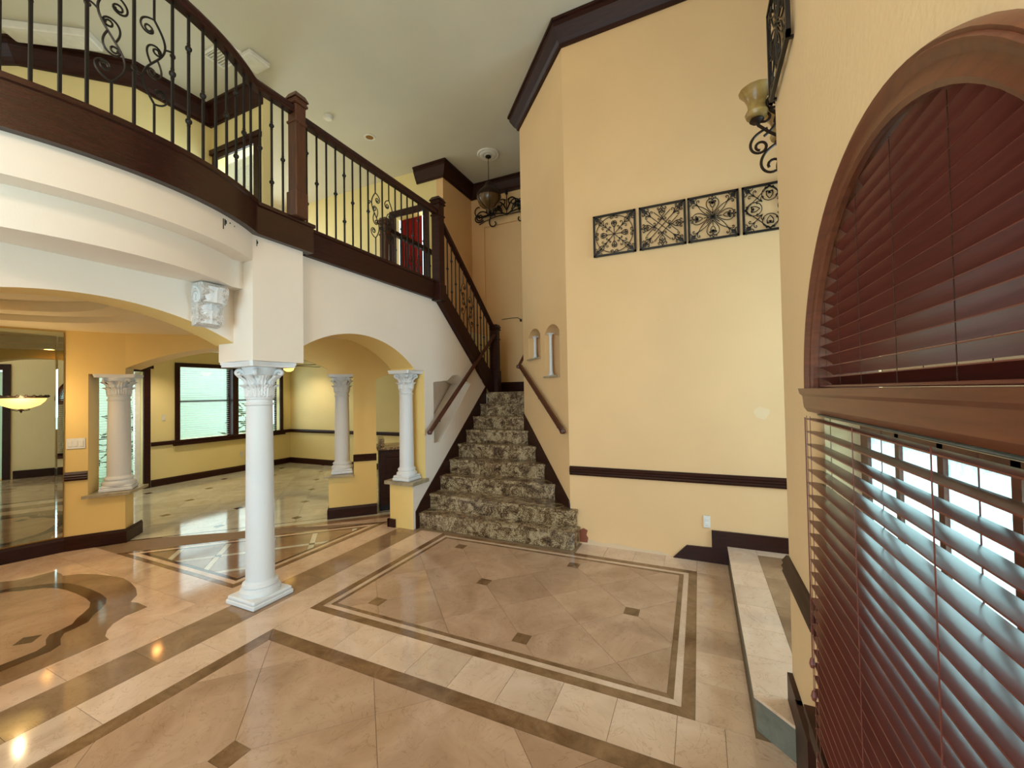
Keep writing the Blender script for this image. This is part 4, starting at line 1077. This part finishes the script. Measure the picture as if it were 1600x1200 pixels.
def slat(par, y0, y1, z, tilt, wdt, xc, mat='blind'):
    c, s_ = math.cos(tilt), math.sin(tilt); mb = MB(); h = wdt / 2; th = .0015
    prof = [(-h, 0), (-h * .5, .002), (0, .0028), (h * .5, .002), (h, 0)]
    top = [(x * c - zz * s_, x * s_ + zz * c) for x, zz in prof]; bot = [(x * c - (zz - 2 * th) * s_, x * s_ + (zz - 2 * th) * c) for x, zz in prof]
    P = top + bot[::-1]; n_ = len(P)
    mb.add([(x, y0, zz) for x, zz in P] + [(x, y1, zz) for x, zz in P], [(i, (i + 1) % n_, (i + 1) % n_ + n_, i + n_) for i in range(n_)] + [tuple(range(n_)), tuple(range(2 * n_ - 1, n_ - 1, -1))])
    return mb.build('slat', mat, par, True, (xc, 0, z))
bl = thing('window_blind', 'arch topped mahogany wooden blind in the half round window', 'blind', (WX, YC, 1.64))
z = .030
while z < BR - .03:
    hw_ = AR * math.sqrt(max(0, 1 - (z / BR) ** 2)) - .008
    if hw_ > .03: slat(bl, -hw_, hw_, z, R_(-34), .046, .030)
    z += .0355
MB().cbox(.008, .052, -AR + .01, AR - .01, .008, .016, .002).build('bottom_rail', 'blind', bl)
for yy in (.50, .36, .19, -.02, -.24, -.44):
    zt = BR * math.sqrt(max(0, 1 - (yy / AR) ** 2)) - .02
    MB().box(.0100, .0108, yy - .0012, yy + .0012, .012, zt).box(.052, .053, yy - .0012, yy + .0012, .012, zt).build('ladder_tape', 'wood', bl)
bw = thing('window_blind', 'long mahogany wooden blind hanging below the window sill', 'blind', (WX, YC, 1.56))
z = -.018; k = 0
y0b, y1b = -.60, .535
while z > -1.14:
    slat(bw, y0b, y1b, z, R_(-6), .050, -.018); z -= .0430; k += 1
MB().cbox(-.044, .006, y0b, y1b, -1.175, -1.155, .004).build('bottom_rail', 'blind', bw)
MB().cbox(-.012, .010, y0b, y1b, -.006, .0, .002).build('head_rail', 'riser_grey', bw)
for yy in (.515, .47, .07, -.29):
    MB().tube([(-.0445, yy, -.005), (-.0445, yy, -1.16)], .0012, 4).tube([(.0085, yy, -.005), (.0085, yy, -1.16)], .0012, 4).build('ladder_cord', 'blind', bw)
for dy_, zz in ((.505, -.80), (.495, -.90)):
    MB().tube([(-.052, dy_, -.01), (-.052, dy_, zz)], .0012, 4).lathe([(.001, 0), (.006, -.006), (.009, -.022), (.006, -.034), (.001, -.036)], 8, (-.052, dy_, zz)).build('pull_cord', 'blind', bw)
# entrance door in the window wall behind the camera (seen in the mirror)
dr = thing('door_1', 'pale double entrance door with dark casing, reflected in the mirror', 'door', (WX, -1.0, 0), 0, None, 'structure')
for s_ in (-1, 1):
    mb = MB().slab((.06, 0), (0, 1), (1, 0), .045, [(.005 if s_ > 0 else -.735, .03), (.735 if s_ > 0 else -.005, .03), (.735 if s_ > 0 else -.005, 2.26), (.005 if s_ > 0 else -.735, 2.26)],
         [[(s_ * .37 - .22, 1.0), (s_ * .37 + .22, 1.0), (s_ * .37 + .22, 2.05), (s_ * .37 - .22, 2.05)]])
    d_ = mb.build('door_leaf', 'outside', dr)
    MB().box(.08, .086, s_ * .37 - .22, s_ * .37 + .22, 1.0, 2.05).build('glass_pane', 'glass', d_)
    MB().tube([(.06, s_ * .06, 1.02), (.015, s_ * .06, 1.02), (.015, s_ * .06, .9), (.06, s_ * .06, .9)], .008, 6).build('handle', 'brass', d_)
MB().slab((-.02, 0), (0, 1), (1, 0), .02, [(-.86, 0), (-.75, 0), (-.75, 2.3), (.75, 2.3), (.75, 0), (.86, 0), (.86, 2.42), (-.86, 2.42)]).build('casing', 'wood', dr)
# entrance window wall
ew = thing('window_2', 'tall entrance window behind the camera', 'window', (-1.6, -2.6, .5), 0, None, 'structure')
MB().box(-1.7, 1.7, -.09, -.084, 0, 4.2).build('glass_pane', 'glass', ew)
for x in (-1.68, -.57, .57, 1.68): MB().box(x - .03, x + .03, -.12, -.04, 0, 4.2).build('mullion', 'wood', ew)
for z in (.03, 2.1, 3.2, 4.17): MB().box(-1.7, 1.7, -.115, -.045, z - .03, z + .03).build('transom', 'wood', ew)
fw_ = thing('window_3', 'side foyer window lighting the tall cream wall', 'window', (2.4, 3.3, .9), 0, None, 'structure')
MB().box(.06, .066, -.75, .8, 0, 2.2).build('glass_pane', 'glass', fw_)
for y in (-.73, .02, .78): MB().box(.03, .10, y - .03, y + .03, 0, 2.2).build('mullion', 'wood', fw_)

# ---------------- family room window, door, fan
fwn = thing('window_4', 'wide dark framed family room window with white blinds', 'window', (XF, 5.61, .82), 0, None, 'structure')
c_ = MB().slab((.0, 0), (0, 1), (1, 0), .03, [(-1.13, -.08), (1.13, -.08), (1.13, 1.52), (-1.13, 1.52)], [[(-1.05, .0), (1.05, .0), (1.05, 1.44), (-1.05, 1.44)]]); c_.build('casing', 'wood', fwn)
MB().box(-.02, .06, -1.16, 1.16, -.10, -.05).build('sill', 'wood', fwn)
MB().box(-.13, .02, -.05, .07, 0, 1.44).build('mullion', 'wood', fwn)
for s_, (a, c) in enumerate(((-1.05, -.05), (.07, 1.05))):
    MB().box(-.14, -.134, a, c, 0, 1.44).build('glass_pane', 'glass', fwn)
    MB().box(-.15, -.11, a, c, .73, .77).build('sash_bar', 'black', fwn)
    MB().box(-.15, -.11, a, a + .035, 0, 1.44).box(-.15, -.11, c - .035, c, 0, 1.44).build('sash_stile', 'black', fwn)
fb = [thing('window_blind', l, 'blind', (XF, yc, .83)) for l, yc in (('white slatted blind in the left half of the family room window', 5.06), ('white slatted blind in the right half of the family room window', 6.17))]
for t_, hw_ in zip(fb, (.48, .47)):
    for k in range(32): slat(t_, -hw_, hw_, .02 + k * .0445, R_(12), .035, -.07, 'switch')
    MB().cbox(-.09, -.045, -hw_, hw_, 1.425, 1.432, .002).build('head_rail', 'switch', t_)
fd = thing('door_2', 'dark cased glass patio door of the family room', 'door', (XF, 3.44, 0), 0, None, 'structure')
MB().slab((0, 0), (0, 1), (1, 0), .04, [(-.62, 0), (-.54, 0), (-.54, 2.14), (.54, 2.14), (.54, 0), (.64, 0), (.64, 2.24), (-.62, 2.24)]).build('casing', 'wood', fd)
MB().box(-.01, .06, -.66, .68, 2.2, 2.26).build('cornice', 'wood', fd)
MB().box(-.12, -.114, -.54, .54, .05, 2.14).build('glass_pane', 'glass', fd)
MB().box(-.14, -.09, -.54, -.46, .03, 2.14).box(-.14, -.09, .46, .54, .03, 2.14).box(-.14, -.09, -.46, .46, .03, .13).build('stile', 'switch', fd)
db_ = thing('window_blind', 'white slatted blind on the patio door behind the left column', 'blind', (XF, 3.44, .1))
for k in range(45): slat(db_, -.46, .46, .03 + k * .0445, R_(14), .035, -.055, 'switch')
# outside
struct('ground_outside', MB().box(-26, -9.6, -8, 20, -.25, -.2), 'grass', 'lawn outside the family room', 'ground')
struct('ground_entrance', MB().box(-9, 14, -16, -2.85, -.25, -.2).box(.6, 14, -2.85, 2.1, -.25, -.2), 'outside', 'pale paving outside the entrance', 'ground')
hs = thing('garden_wall', 'pale outside wall seen through the family room window', 'wall', (-13.0, 5.0, 0))
MB().box(-.2, .2, -.4, 3.6, -.2, 3.4).build('wall_body', 'outside', hs)
MB().box(.2, .3, .4, .6, -.2, 3.4).build('pilaster', 'outside', hs)
lf = MB().add([(0, 0, 0), (.16, -.03, .05), (.36, 0, .02), (.16, .03, .05)], [(0, 1, 2), (0, 2, 3)]).add([(0, 0, -.004), (.16, -.03, .044), (.36, 0, .014), (.16, .03, .044)], [(2, 1, 0), (3, 2, 0)]).mesh('leaf'); lf.materials.append(M['leaf'])
for i_, (px_, py_, lab) in enumerate(((-11.0, 4.3, 'leafy shrub outside at the left of the family room window'), (-11.2, 3.3, 'leafy shrub outside the patio door'), (-11.3, 7.1, 'leafy shrub outside at the right of the family room window'))):
    t = thing('shrub', lab, 'shrub', (px_, py_, -.2), 0, 'shrubs outside the family room')
    MB().tube([(0, 0, 0), (.02, .01, .6), (0, .03, 1.3)], .02).build('stem', 'bronze', t)
    for k in range(60):
        o = place('leaf', lf, t, (random.gauss(0, .18), random.gauss(0, .18), .3 + random.random() * 1.3), random.random() * 6.28)
        o.rotation_euler = (random.uniform(-.8, .8), random.uniform(-.8, .8), random.random() * 6.28)
fan = thing('ceiling_fan', 'dark ceiling fan with lit bowl in the family room', 'ceiling fan', (-7.95, 5.92, 2.60))
MB().lathe([(.001, 0), (.06, -.002), (.06, -.03), (.02, -.05), (.012, -.06), (.012, -.20), (.07, -.22), (.09, -.26), (.085, -.31), (.03, -.33), (.001, -.33)], 20).build('motor', 'bronze', fan, True)
for k in range(5):
    a = 2 * math.pi * k / 5 + 1.42
    mb = MB().add([(.08, -.02, -.30), (.16, -.05, -.302), (.66, -.07, -.302), (.70, -.03, -.30), (.70, .03, -.298), (.66, .07, -.298), (.16, .05, -.298), (.08, .02, -.30)], [tuple(range(8))])
    mb.v += [(x, y, z - .008) for x, y, z in mb.v]; mb.f += [tuple(range(15, 7, -1))] + [(i, (i + 1) % 8, (i + 1) % 8 + 8, i + 8) for i in range(8)]
    mb.build('blade', 'wood', fan, False, (0, 0, 0), a)
MB().lathe([(.09, -.33), (.11, -.345), (.09, -.40), (.04, -.43), (.001, -.435)], 18).build('lamp_bowl', 'bulb', fan, True)

# ---------------- bar
ba = Qe + D45 * .04 + N45 * .06
bar = thing('bar_cabinet', 'dark red wooden bar cabinet with panel door behind the column', 'cabinet', (ba.x, ba.y, 0), R_(45))
MB().box(0, .62, 0, .5, .09, .86).build('body', 'wood', bar)
for k in range(1):
    d_ = MB().slab((.02 + .46 * k, -.0), (1, 0), (0, -1), .018, [(0, .12), (.44, .12), (.44, .84), (0, .84)]).build('door', 'wood', bar)
    MB().cbox(.08 + .46 * k, .40 + .46 * k, -.026, -.017, .20, .76, .006).build('panel', 'wood', d_)
MB().box(.0, .62, .05, .5, 0, .09).build('toe_kick', 'black', bar)
tag(MB().cbox(-.03, .64, -.03, .52, .862, .90, .006).build('countertop', 'granite', None, False, (ba.x, ba.y, 0), R_(45)), 'granite countertop on the bar cabinet', 'countertop')
tag(MB().cbox(-.0, .07, .02, .50, .901, 1.02, .004).build('backsplash', 'granite', None, False, (ba.x, ba.y, 0), R_(45)), 'short granite upstand on the bar countertop', 'backsplash')

# ---------------- niche columns in the angled wall
def mini_column(label, u, w_, z0, z1):
    p = A + UAB * u + NAB * w_; h = z1 - z0
    t = thing('niche_column', label, 'column', (p.x, p.y, z0), math.atan2(UAB.y, UAB.x), 'small columns in the wall openings')
    MB().cbox(-.034, .034, -.034, .034, 0, .016, .003).lathe([(.034, .015), (.036, .026), (.028, .034), (.031, .042), (.024, .05)], 16).build('base', 'plaster', t, True)
    MB().lathe([(.023, .048), (.021, h * .5), (.019, h - .045)], 16).build('shaft', 'plaster', t, True)
    MB().lathe([(.02, h - .047), (.025, h - .04), (.021, h - .032), (.032, h - .015), (.034, h - .012)], 16).cbox(-.036, .036, -.036, .036, h - .013, h - .001, .002).build('capital', 'plaster', t, True)
for lab, u, w_, z0, z1 in (('small white column in the upper wall opening, far side', 1.20, .08, 2.10, 2.42), ('small white column in the upper wall opening, near side', .90, .17, 2.10, 2.42),
                           ('small white column in the lower wall opening, far side', .60, .06, 1.84, 2.38), ('small white column in the lower wall opening, near side', .30, .17, 1.84, 2.36)):
    mini_column(lab, u, w_, z0, z1)
for lab, u0, u1_, zz in (('thin grey stone shelf in the upper wall opening', .802, 1.258, 2.081), ('thin grey stone shelf in the lower wall opening', .202, .658, 1.821)):
    p = A + UAB * u0 - NAB * .03
    tag(MB().obox((0, 0), (UAB.x, UAB.y), (NAB.x, NAB.y), u1_ - u0, .25, 0, .018).build('stone_shelf', 'ledge', None, False, (p.x, p.y, zz)), lab, 'shelf', 'stone shelves in the wall openings')

# ---------------- landing niche panel, iron scroll, pendant
lp_ = struct('trim_17', MB().slab((0, 7.05), (1, 0), (0, -1), .03, [(-3.86, 1.85), (-3.76, 1.85), (-3.76, 4.90), (-2.9, 4.90), (-2.9, 1.85), (-2.8, 1.85), (-2.8, 5.0), (-3.86, 5.0)]), 'cream', 'plain cream door surround on the landing wall', 'door trim')
isr = thing('iron_scroll', 'black iron scroll ornament above the landing door surround', 'wall art', (-3.25, 6.985, 5.02))
mb = MB()
def both(pts):
    mb.tube([(x, 0, z) for x, z in pts], .012, 5); mb.tube([(-x, 0, z) for x, z in pts], .012, 5)
both(clothoid((0, .03), .35, .62, -1.2, -.2, 16))
both(clothoid((.40, .10), .9, .62, -3, -22, 26, 1.2)); both(clothoid((.12, .16), .8, .52, -3, -24, 26, 1.2)); both(clothoid((.25, .04), .9, .45, 3, 30, 22, 1.2))
both(clothoid((.50, .0), -.5, .42, 3, 26, 22, 1.2))
both(clothoid((.30, .10), -.3, .62, .5, 16, 30, 1.8)); both(clothoid((.30, .10), -.9, .45, -1, -24, 24, 1.5))
both(clothoid((.10, .10), 1.2, .60, -2, -20, 26, 1.4)); both(clothoid((.06, .05), .5, .55, 2, 20, 26, 1.4)); both(clothoid((.20, .22), .2, .42, -3, -26, 22, 1.4))
both(clothoid((0, .10), 1.0, .5, 2.5, -24, 24, 1.2)); both(clothoid((.36, .06), .6, .35, 3, 30, 20, 1.4)); both(clothoid((.02, .30), .6, .40, -4, -30, 20, 1.2))
mb.tube([(0, 0, 0), (0, 0, .42)], .009, 6).lathe([(.001, .38), (.03, .42), (.02, .46), (.001, .52)], 8)
for sgn in (-1, 1): mb.tube([(0, 0, .02), (sgn * .25, 0, .02), (sgn * .45, 0, -.02), (sgn * .60, 0, -.07)], .009, 5)
mb.build('scrollwork', 'iron', isr, True)
PX, PY = -3.20, 6.16
md = tag(MB().lathe([(.001, -.035), (.05, -.03), (.07, -.022), (.09, -.032), (.13, -.028), (.15, -.014), (.175, -.020), (.19, -.008), (.19, 0), (.001, 0)], 32).build('ceiling_medallion', 'switch', None, True, (PX, PY, ZC - .001)), 'round white plaster medallion on the ceiling above the landing', 'ceiling medallion')
pn = thing('pendant_lamp', 'bronze bell shaped pendant lantern hanging over the stair landing', 'pendant lamp', (PX, PY, ZC - .035))
MB().lathe([(.001, 0), (.05, -.002), (.05, -.02), (.012, -.04), (.001, -.05)], 14).build('canopy', 'bronze', pn, True)
MB().tube([(0, 0, -.03), (0, 0, -.46)], .006, 6).build('chain', 'bronze', pn, True)
MB().lathe([(.015, -.44), (.05, -.46), (.065, -.50), (.10, -.55), (.17, -.62), (.20, -.66), (.212, -.70), (.21, -.715)], 24, flute=.02).build('crown', 'bronze', pn, True)
MB().lathe([(.205, -.715), (.20, -.76), (.17, -.82), (.11, -.88), (.05, -.91), (.001, -.915)], 24).build('shade', 'smoked', pn, True)
mb = MB()
for k in range(6):
    a = math.pi / 3 * k
    mb.tube([((r_ + .006) * math.cos(a), (r_ + .006) * math.sin(a), z_) for r_, z_ in [(.21, -.71), (.20, -.76), (.17, -.82), (.11, -.88), (.05, -.91)]], .006, 5)
    mb.tube([(.21 * math.cos(a), .21 * math.sin(a), -.72), (.24 * math.cos(a), .24 * math.sin(a), -.70), (.235 * math.cos(a), .235 * math.sin(a), -.66)], .005, 5)
mb.lathe([(.001, -.97), (.012, -.95), (.02, -.92), (.001, -.90)], 8).build('cage', 'bronze', pn, True)
# wall wire near the landing
tag(MB().tube([(-3.42, 7.035, 3.05), (-3.22, 7.03, 3.06), (-3.08, 7.02, 3.055), (-3.02, 7.01, 3.02)], .006, 5).lathe([(.001, -.03), (.02, -.02), (.02, .015), (.001, .02)], 8, (-3.01, 7.01, 3.0)).build('loose_wire', 'black', None, True), 'loose black cable end sticking out of the landing wall', 'cable')

# ---------------- chandelier in the side foyer
CH = Vector((.80, 3.2, 3.45))
ch = thing('chandelier', 'bronze scroll chandelier with amber glass shades in the side foyer', 'chandelier', (CH.x, CH.y, CH.z))
MB().lathe([(.001, ZC - CH.z), (.07, ZC - CH.z - .005), (.06, ZC - CH.z - .04), (.012, ZC - CH.z - .06), (.008, ZC - CH.z - .08), (.008, .45), (.03, .42), (.05, .36), (.03, .28), (.02, .20), (.05, .10), (.06, .02), (.03, -.10), (.05, -.16), (.02, -.22), (.001, -.26)], 16).build('stem', 'bronze', ch, True)
shade = MB().lathe([(.040, .0), (.062, .012), (.070, .035), (.058, .060), (.050, .075), (.056, .11), (.070, .15), (.094, .182), (.104, .195), (.098, .194), (.066, .15), (.05, .10), (.045, .07), (.05, .04), (.036, .008)], 28, flute=.015).mesh('shade', True); shade.materials.append(M['amber'])
am = MB()
q = [(p[0], p[1]) for p in clothoid((.05, -.10), -.5, .62, .8, 4.0, 24, 2.0)]
am.tube([(x, 0, z) for x, z in [(.05, -.06), (.14, -.14), (.24, -.15), (.33, -.08), (.39, -.02), (.40, .01)]], .011, 6)
am.tube([(p[0], 0, p[1]) for p in clothoid((.34, -.05), -.3, .44, -2, -40, 34, 1.1)], .009, 6)
am.tube([(p[0], 0, p[1]) for p in clothoid((.16, -.12), -.35, .60, 1.0, -34, 34, 1.5)], .009, 6)
am.tube([(p[0], 0, p[1]) for p in clothoid((.30, -.02), 1.9, .45, -2, 30, 30, 1.2)], .008, 6)
am.tube([(p[0], 0, p[1]) for p in clothoid((.05, .28), .2, .55, -.5, -16, 30, 1.5)], .009, 6)
am.tube([(p[0], 0, p[1]) for p in clothoid((.36, -.10), 2.6, .46, -3, -38, 30, 1.2)], .009, 6)
am.tube([(p[0], 0, p[1]) for p in clothoid((.26, .02), .4, .40, 4, 40, 30, 1.2)], .009, 6)
am.tube([(p[0], 0, p[1]) for p in clothoid((.20, .10), .9, .42, -1, -36, 30, 1.2)], .008, 6)
am.lathe([(.001, -.005), (.03, .0), (.045, .015), (.04, .025), (.02, .03)], 12, (.40, 0, 0))
ame = am.mesh('arm', True); ame.materials.append(M['bronze'])
for k in range(6):
    a = math.pi + .02 + math.pi / 3 * k
    o = place('arm', ame, ch, (0, 0, 0), a)
    s_ = place('shade', shade, o, (.40, 0, .03))

# ---------------- ceiling fittings
tag(MB().lathe([(.001, -.045), (.05, -.042), (.062, -.030), (.066, -.008), (.066, 0), (.001, 0)], 20).build('smoke_detector', 'switch', None, True, (-4.86, 4.28, ZC - .001)), 'round white smoke detector on the high ceiling', 'smoke detector')
cn = thing('recessed_light', 'recessed can light on the high ceiling', 'ceiling light', (-4.67, 4.91, ZC - .001))
MB().lathe([(.058, -.003), (.062, -.012), (.085, -.010), (.09, 0), (.001, 0)], 24).build('trim_ring', 'switch', cn, True)
MB().lathe([(.001, -.002), (.056, -.003), (.058, -.004)], 20).build('lens', 'brass', cn, True)
def vent(label, x, y, sx, sy, rz):
    t = thing('ceiling_vent', label, 'vent', (x, y, ZC - .001), rz, 'ceiling vents')
    MB().box(-sx, sx, -sy, -sy + .025, -.02, 0).box(-sx, sx, sy - .025, sy, -.02, 0).box(-sx, -sx + .025, -sy + .025, sy - .025, -.02, 0).box(sx - .025, sx, -sy + .025, sy - .025, -.02, 0).build('frame', 'switch', t)
    for k in range(7):
        yy = -sy + .04 + (2 * sy - .08) * k / 6
        MB().box(-sx + .025, sx - .025, yy - .004, yy + .004, -.016, -.004).build('louver', 'switch', t)
vent('slatted ceiling vent behind the curved railing', -5.06, 2.95, .22, .13, 0)
def wbox(label, x, y, sx, sy, rz, h=.06):
    t = thing('ceiling_speaker', label, 'speaker', (x, y, ZC - .001), rz, 'white boxes on the gallery ceiling')
    MB().cbox(-sx, sx, -sy, sy, -h, 0, .012).build('body', 'switch', t)
    MB().cbox(-sx * .85, sx * .85, -sy * .8, sy * .8, -h - .006, -h + .001, .004).build('cover', 'switch', t)
wbox('square white box on the ceiling near the curved handrail', -4.83, 3.15, .13, .13, 0)
wbox('long white box on the ceiling at the upper left', -6.45, 1.95, .42, .11, R_(35), .09)
def can(label, x, y, z, power, ang=130):
    t = thing('recessed_light', label, 'ceiling light', (x, y, z - .001))
    MB().lathe([(.055, -.003), (.058, -.010), (.08, -.008), (.084, 0), (.001, 0)], 24).build('trim_ring', 'switch', t, True)
    MB().lathe([(.001, -.004), (.054, -.004)], 20).build('lens', 'candisc', t, True)
    spot_light('can_light', (x, y, z - .03), power, WARM, ang)
can('lit recessed light over the family room far wall', -6.05, 6.5, 2.60, 62)
can('lit recessed light over the family room centre', -8.3, 6.1, 2.60, 55)
can('lit recessed light over the patio door side of the family room', -8.4, 3.8, 2.60, 60)
can('lit recessed light over the bar', -4.2, 5.6, 2.60, 45)
can('lit recessed light under the gallery beside the triangle inlay', -4.15, 2.75, 2.41, 26)
can('lit recessed light in the round hall near the arch', -3.85, 1.35, 2.41, 18)
can('lit recessed light in the round hall beside the mirror', -5.55, 1.1, 2.56, 40)
# ---------------- upstairs doorways
d3 = thing('door_3', 'dark cased doorway with a bright room behind the gallery railing', 'door', (-6.26, 3.47, 3.1), 0, None, 'structure')
MB().slab((0, -.0), (1, 0), (0, -1), .03, [(.07, 0), (.16, 0), (.16, 1.9), (.98, 1.9), (.98, 0), (1.08, 0), (1.08, 2.0), (.07, 2.0)]).build('casing', 'wood', d3)
MB().box(.04, 1.11, -.05, 0, 1.97, 2.04).build('cornice', 'wood', d3)
MB().box(.16, .98, .13, .136, 0.02, 1.9).build('glass_pane', 'glass', d3)
d4 = thing('door_4', 'dark cased doorway upstairs behind the far railing', 'door', (-4.82, 6.05, 3.1), 0, None, 'structure')
MB().slab((0, 0), (1, 0), (0, -1), .03, [(-.44, 0), (-.34, 0), (-.34, 1.88), (.34, 1.88), (.34, 0), (.44, 0), (.44, 2.0), (-.44, 2.0)]).build('casing', 'wood', d4)
cu = MB(); n = 36; F = []
for k in range(n + 1):
    x = -.30 + .47 * k / n; y = .17 + .022 * math.sin(k * 1.15)
    cu.v += [(x, y, .03), (x, y, 1.95), (x, y + .004, .03), (x, y + .004, 1.95)]
for k in range(n):
    a = k * 4; cu.f += [(a, a + 4, a + 5, a + 1), (a + 2, a + 3, a + 7, a + 6)]
cu.f += [(0, 1, 3, 2)]
tag(cu.build('curtain', 'red', None, True, (-4.82, 6.05, 3.1)), 'deep red curtain hanging in the upstairs doorway', 'curtain')

# ---------------- marks of wear on the walls
wb = bpy.data.objects['wall_back']
pts = [(.515 + .062 * (1 + .12 * math.sin(3 * t)) * math.cos(t), 1.42 + .055 * (1 + .12 * math.sin(4 * t)) * math.sin(t)) for t in [2 * math.pi * k / 20 for k in range(20)]]
MB().slab((0, 4.3448), (1, 0), (0, -1), .0006, pts).build('touch_up_patch', paint('touch_up_paint', (240, 206, 160), .8, .1, 90), wb)
raw = [(-1.19, .0), (-.27, .0), (-.40, .035), (-.6, .03), (-.8, .05), (-1.0, .035), (-1.12, .06), (-1.19, .05)]
MB().slab((0, 4.3448), (1, 0), (0, -1), .0008, raw).build('bare_plaster_strip', paint('bare_wall_plaster', (226, 196, 160), .9, .3, 60), wb)
bk = [(-1.215, .02), (-1.13, .02), (-1.12, .07), (-1.14, .10), (-1.125, .15), (-1.17, .17), (-1.215, .14)]
MB().slab((0, 4.3448), (1, 0), (0, -1), .004, bk).build('exposed_brick', plain('exposed_red_brick', (150, 84, 60), .9), wb)
for x, z in ((-.354, 2.353), (-.70, 2.36), (-1.28, 1.30)):
    MB().lathe([(.001, -.0005), (.006, 0), (.001, .0005)], 8).build('nail_hole', 'wood', wb, False, (x, 4.3445, z))
bo = bpy.data.objects['trim_1']
for k, (y, z0, z1) in enumerate(((1.70, 2.80, 2.872), (1.715, 2.83, 2.874), (1.725, 2.845, 2.87), (1.76, 2.862, 2.87), (1.80, 2.858, 2.866))):
    a = math.asin((y - BOW[1]) / (BOW[2] + .001)); p = (BOW[0] + (BOW[2] + .0006) * math.cos(a), y)
    MB().box(-.0005, .0008, -.004 - .002 * (k % 2), .004, z0, z1).build('peeled_paint_mark', 'black', bo, False, (p[0], p[1], 0), a)
wp = bpy.data.objects['wall_pillar']
for y, z0, z1 in ((2.045, 2.82, 2.87), (2.052, 2.84, 2.86)):
    MB().box(-3.1002, -3.0992, y - .004, y + .002, z0, z1).build('peeled_paint_mark', 'black', wp)
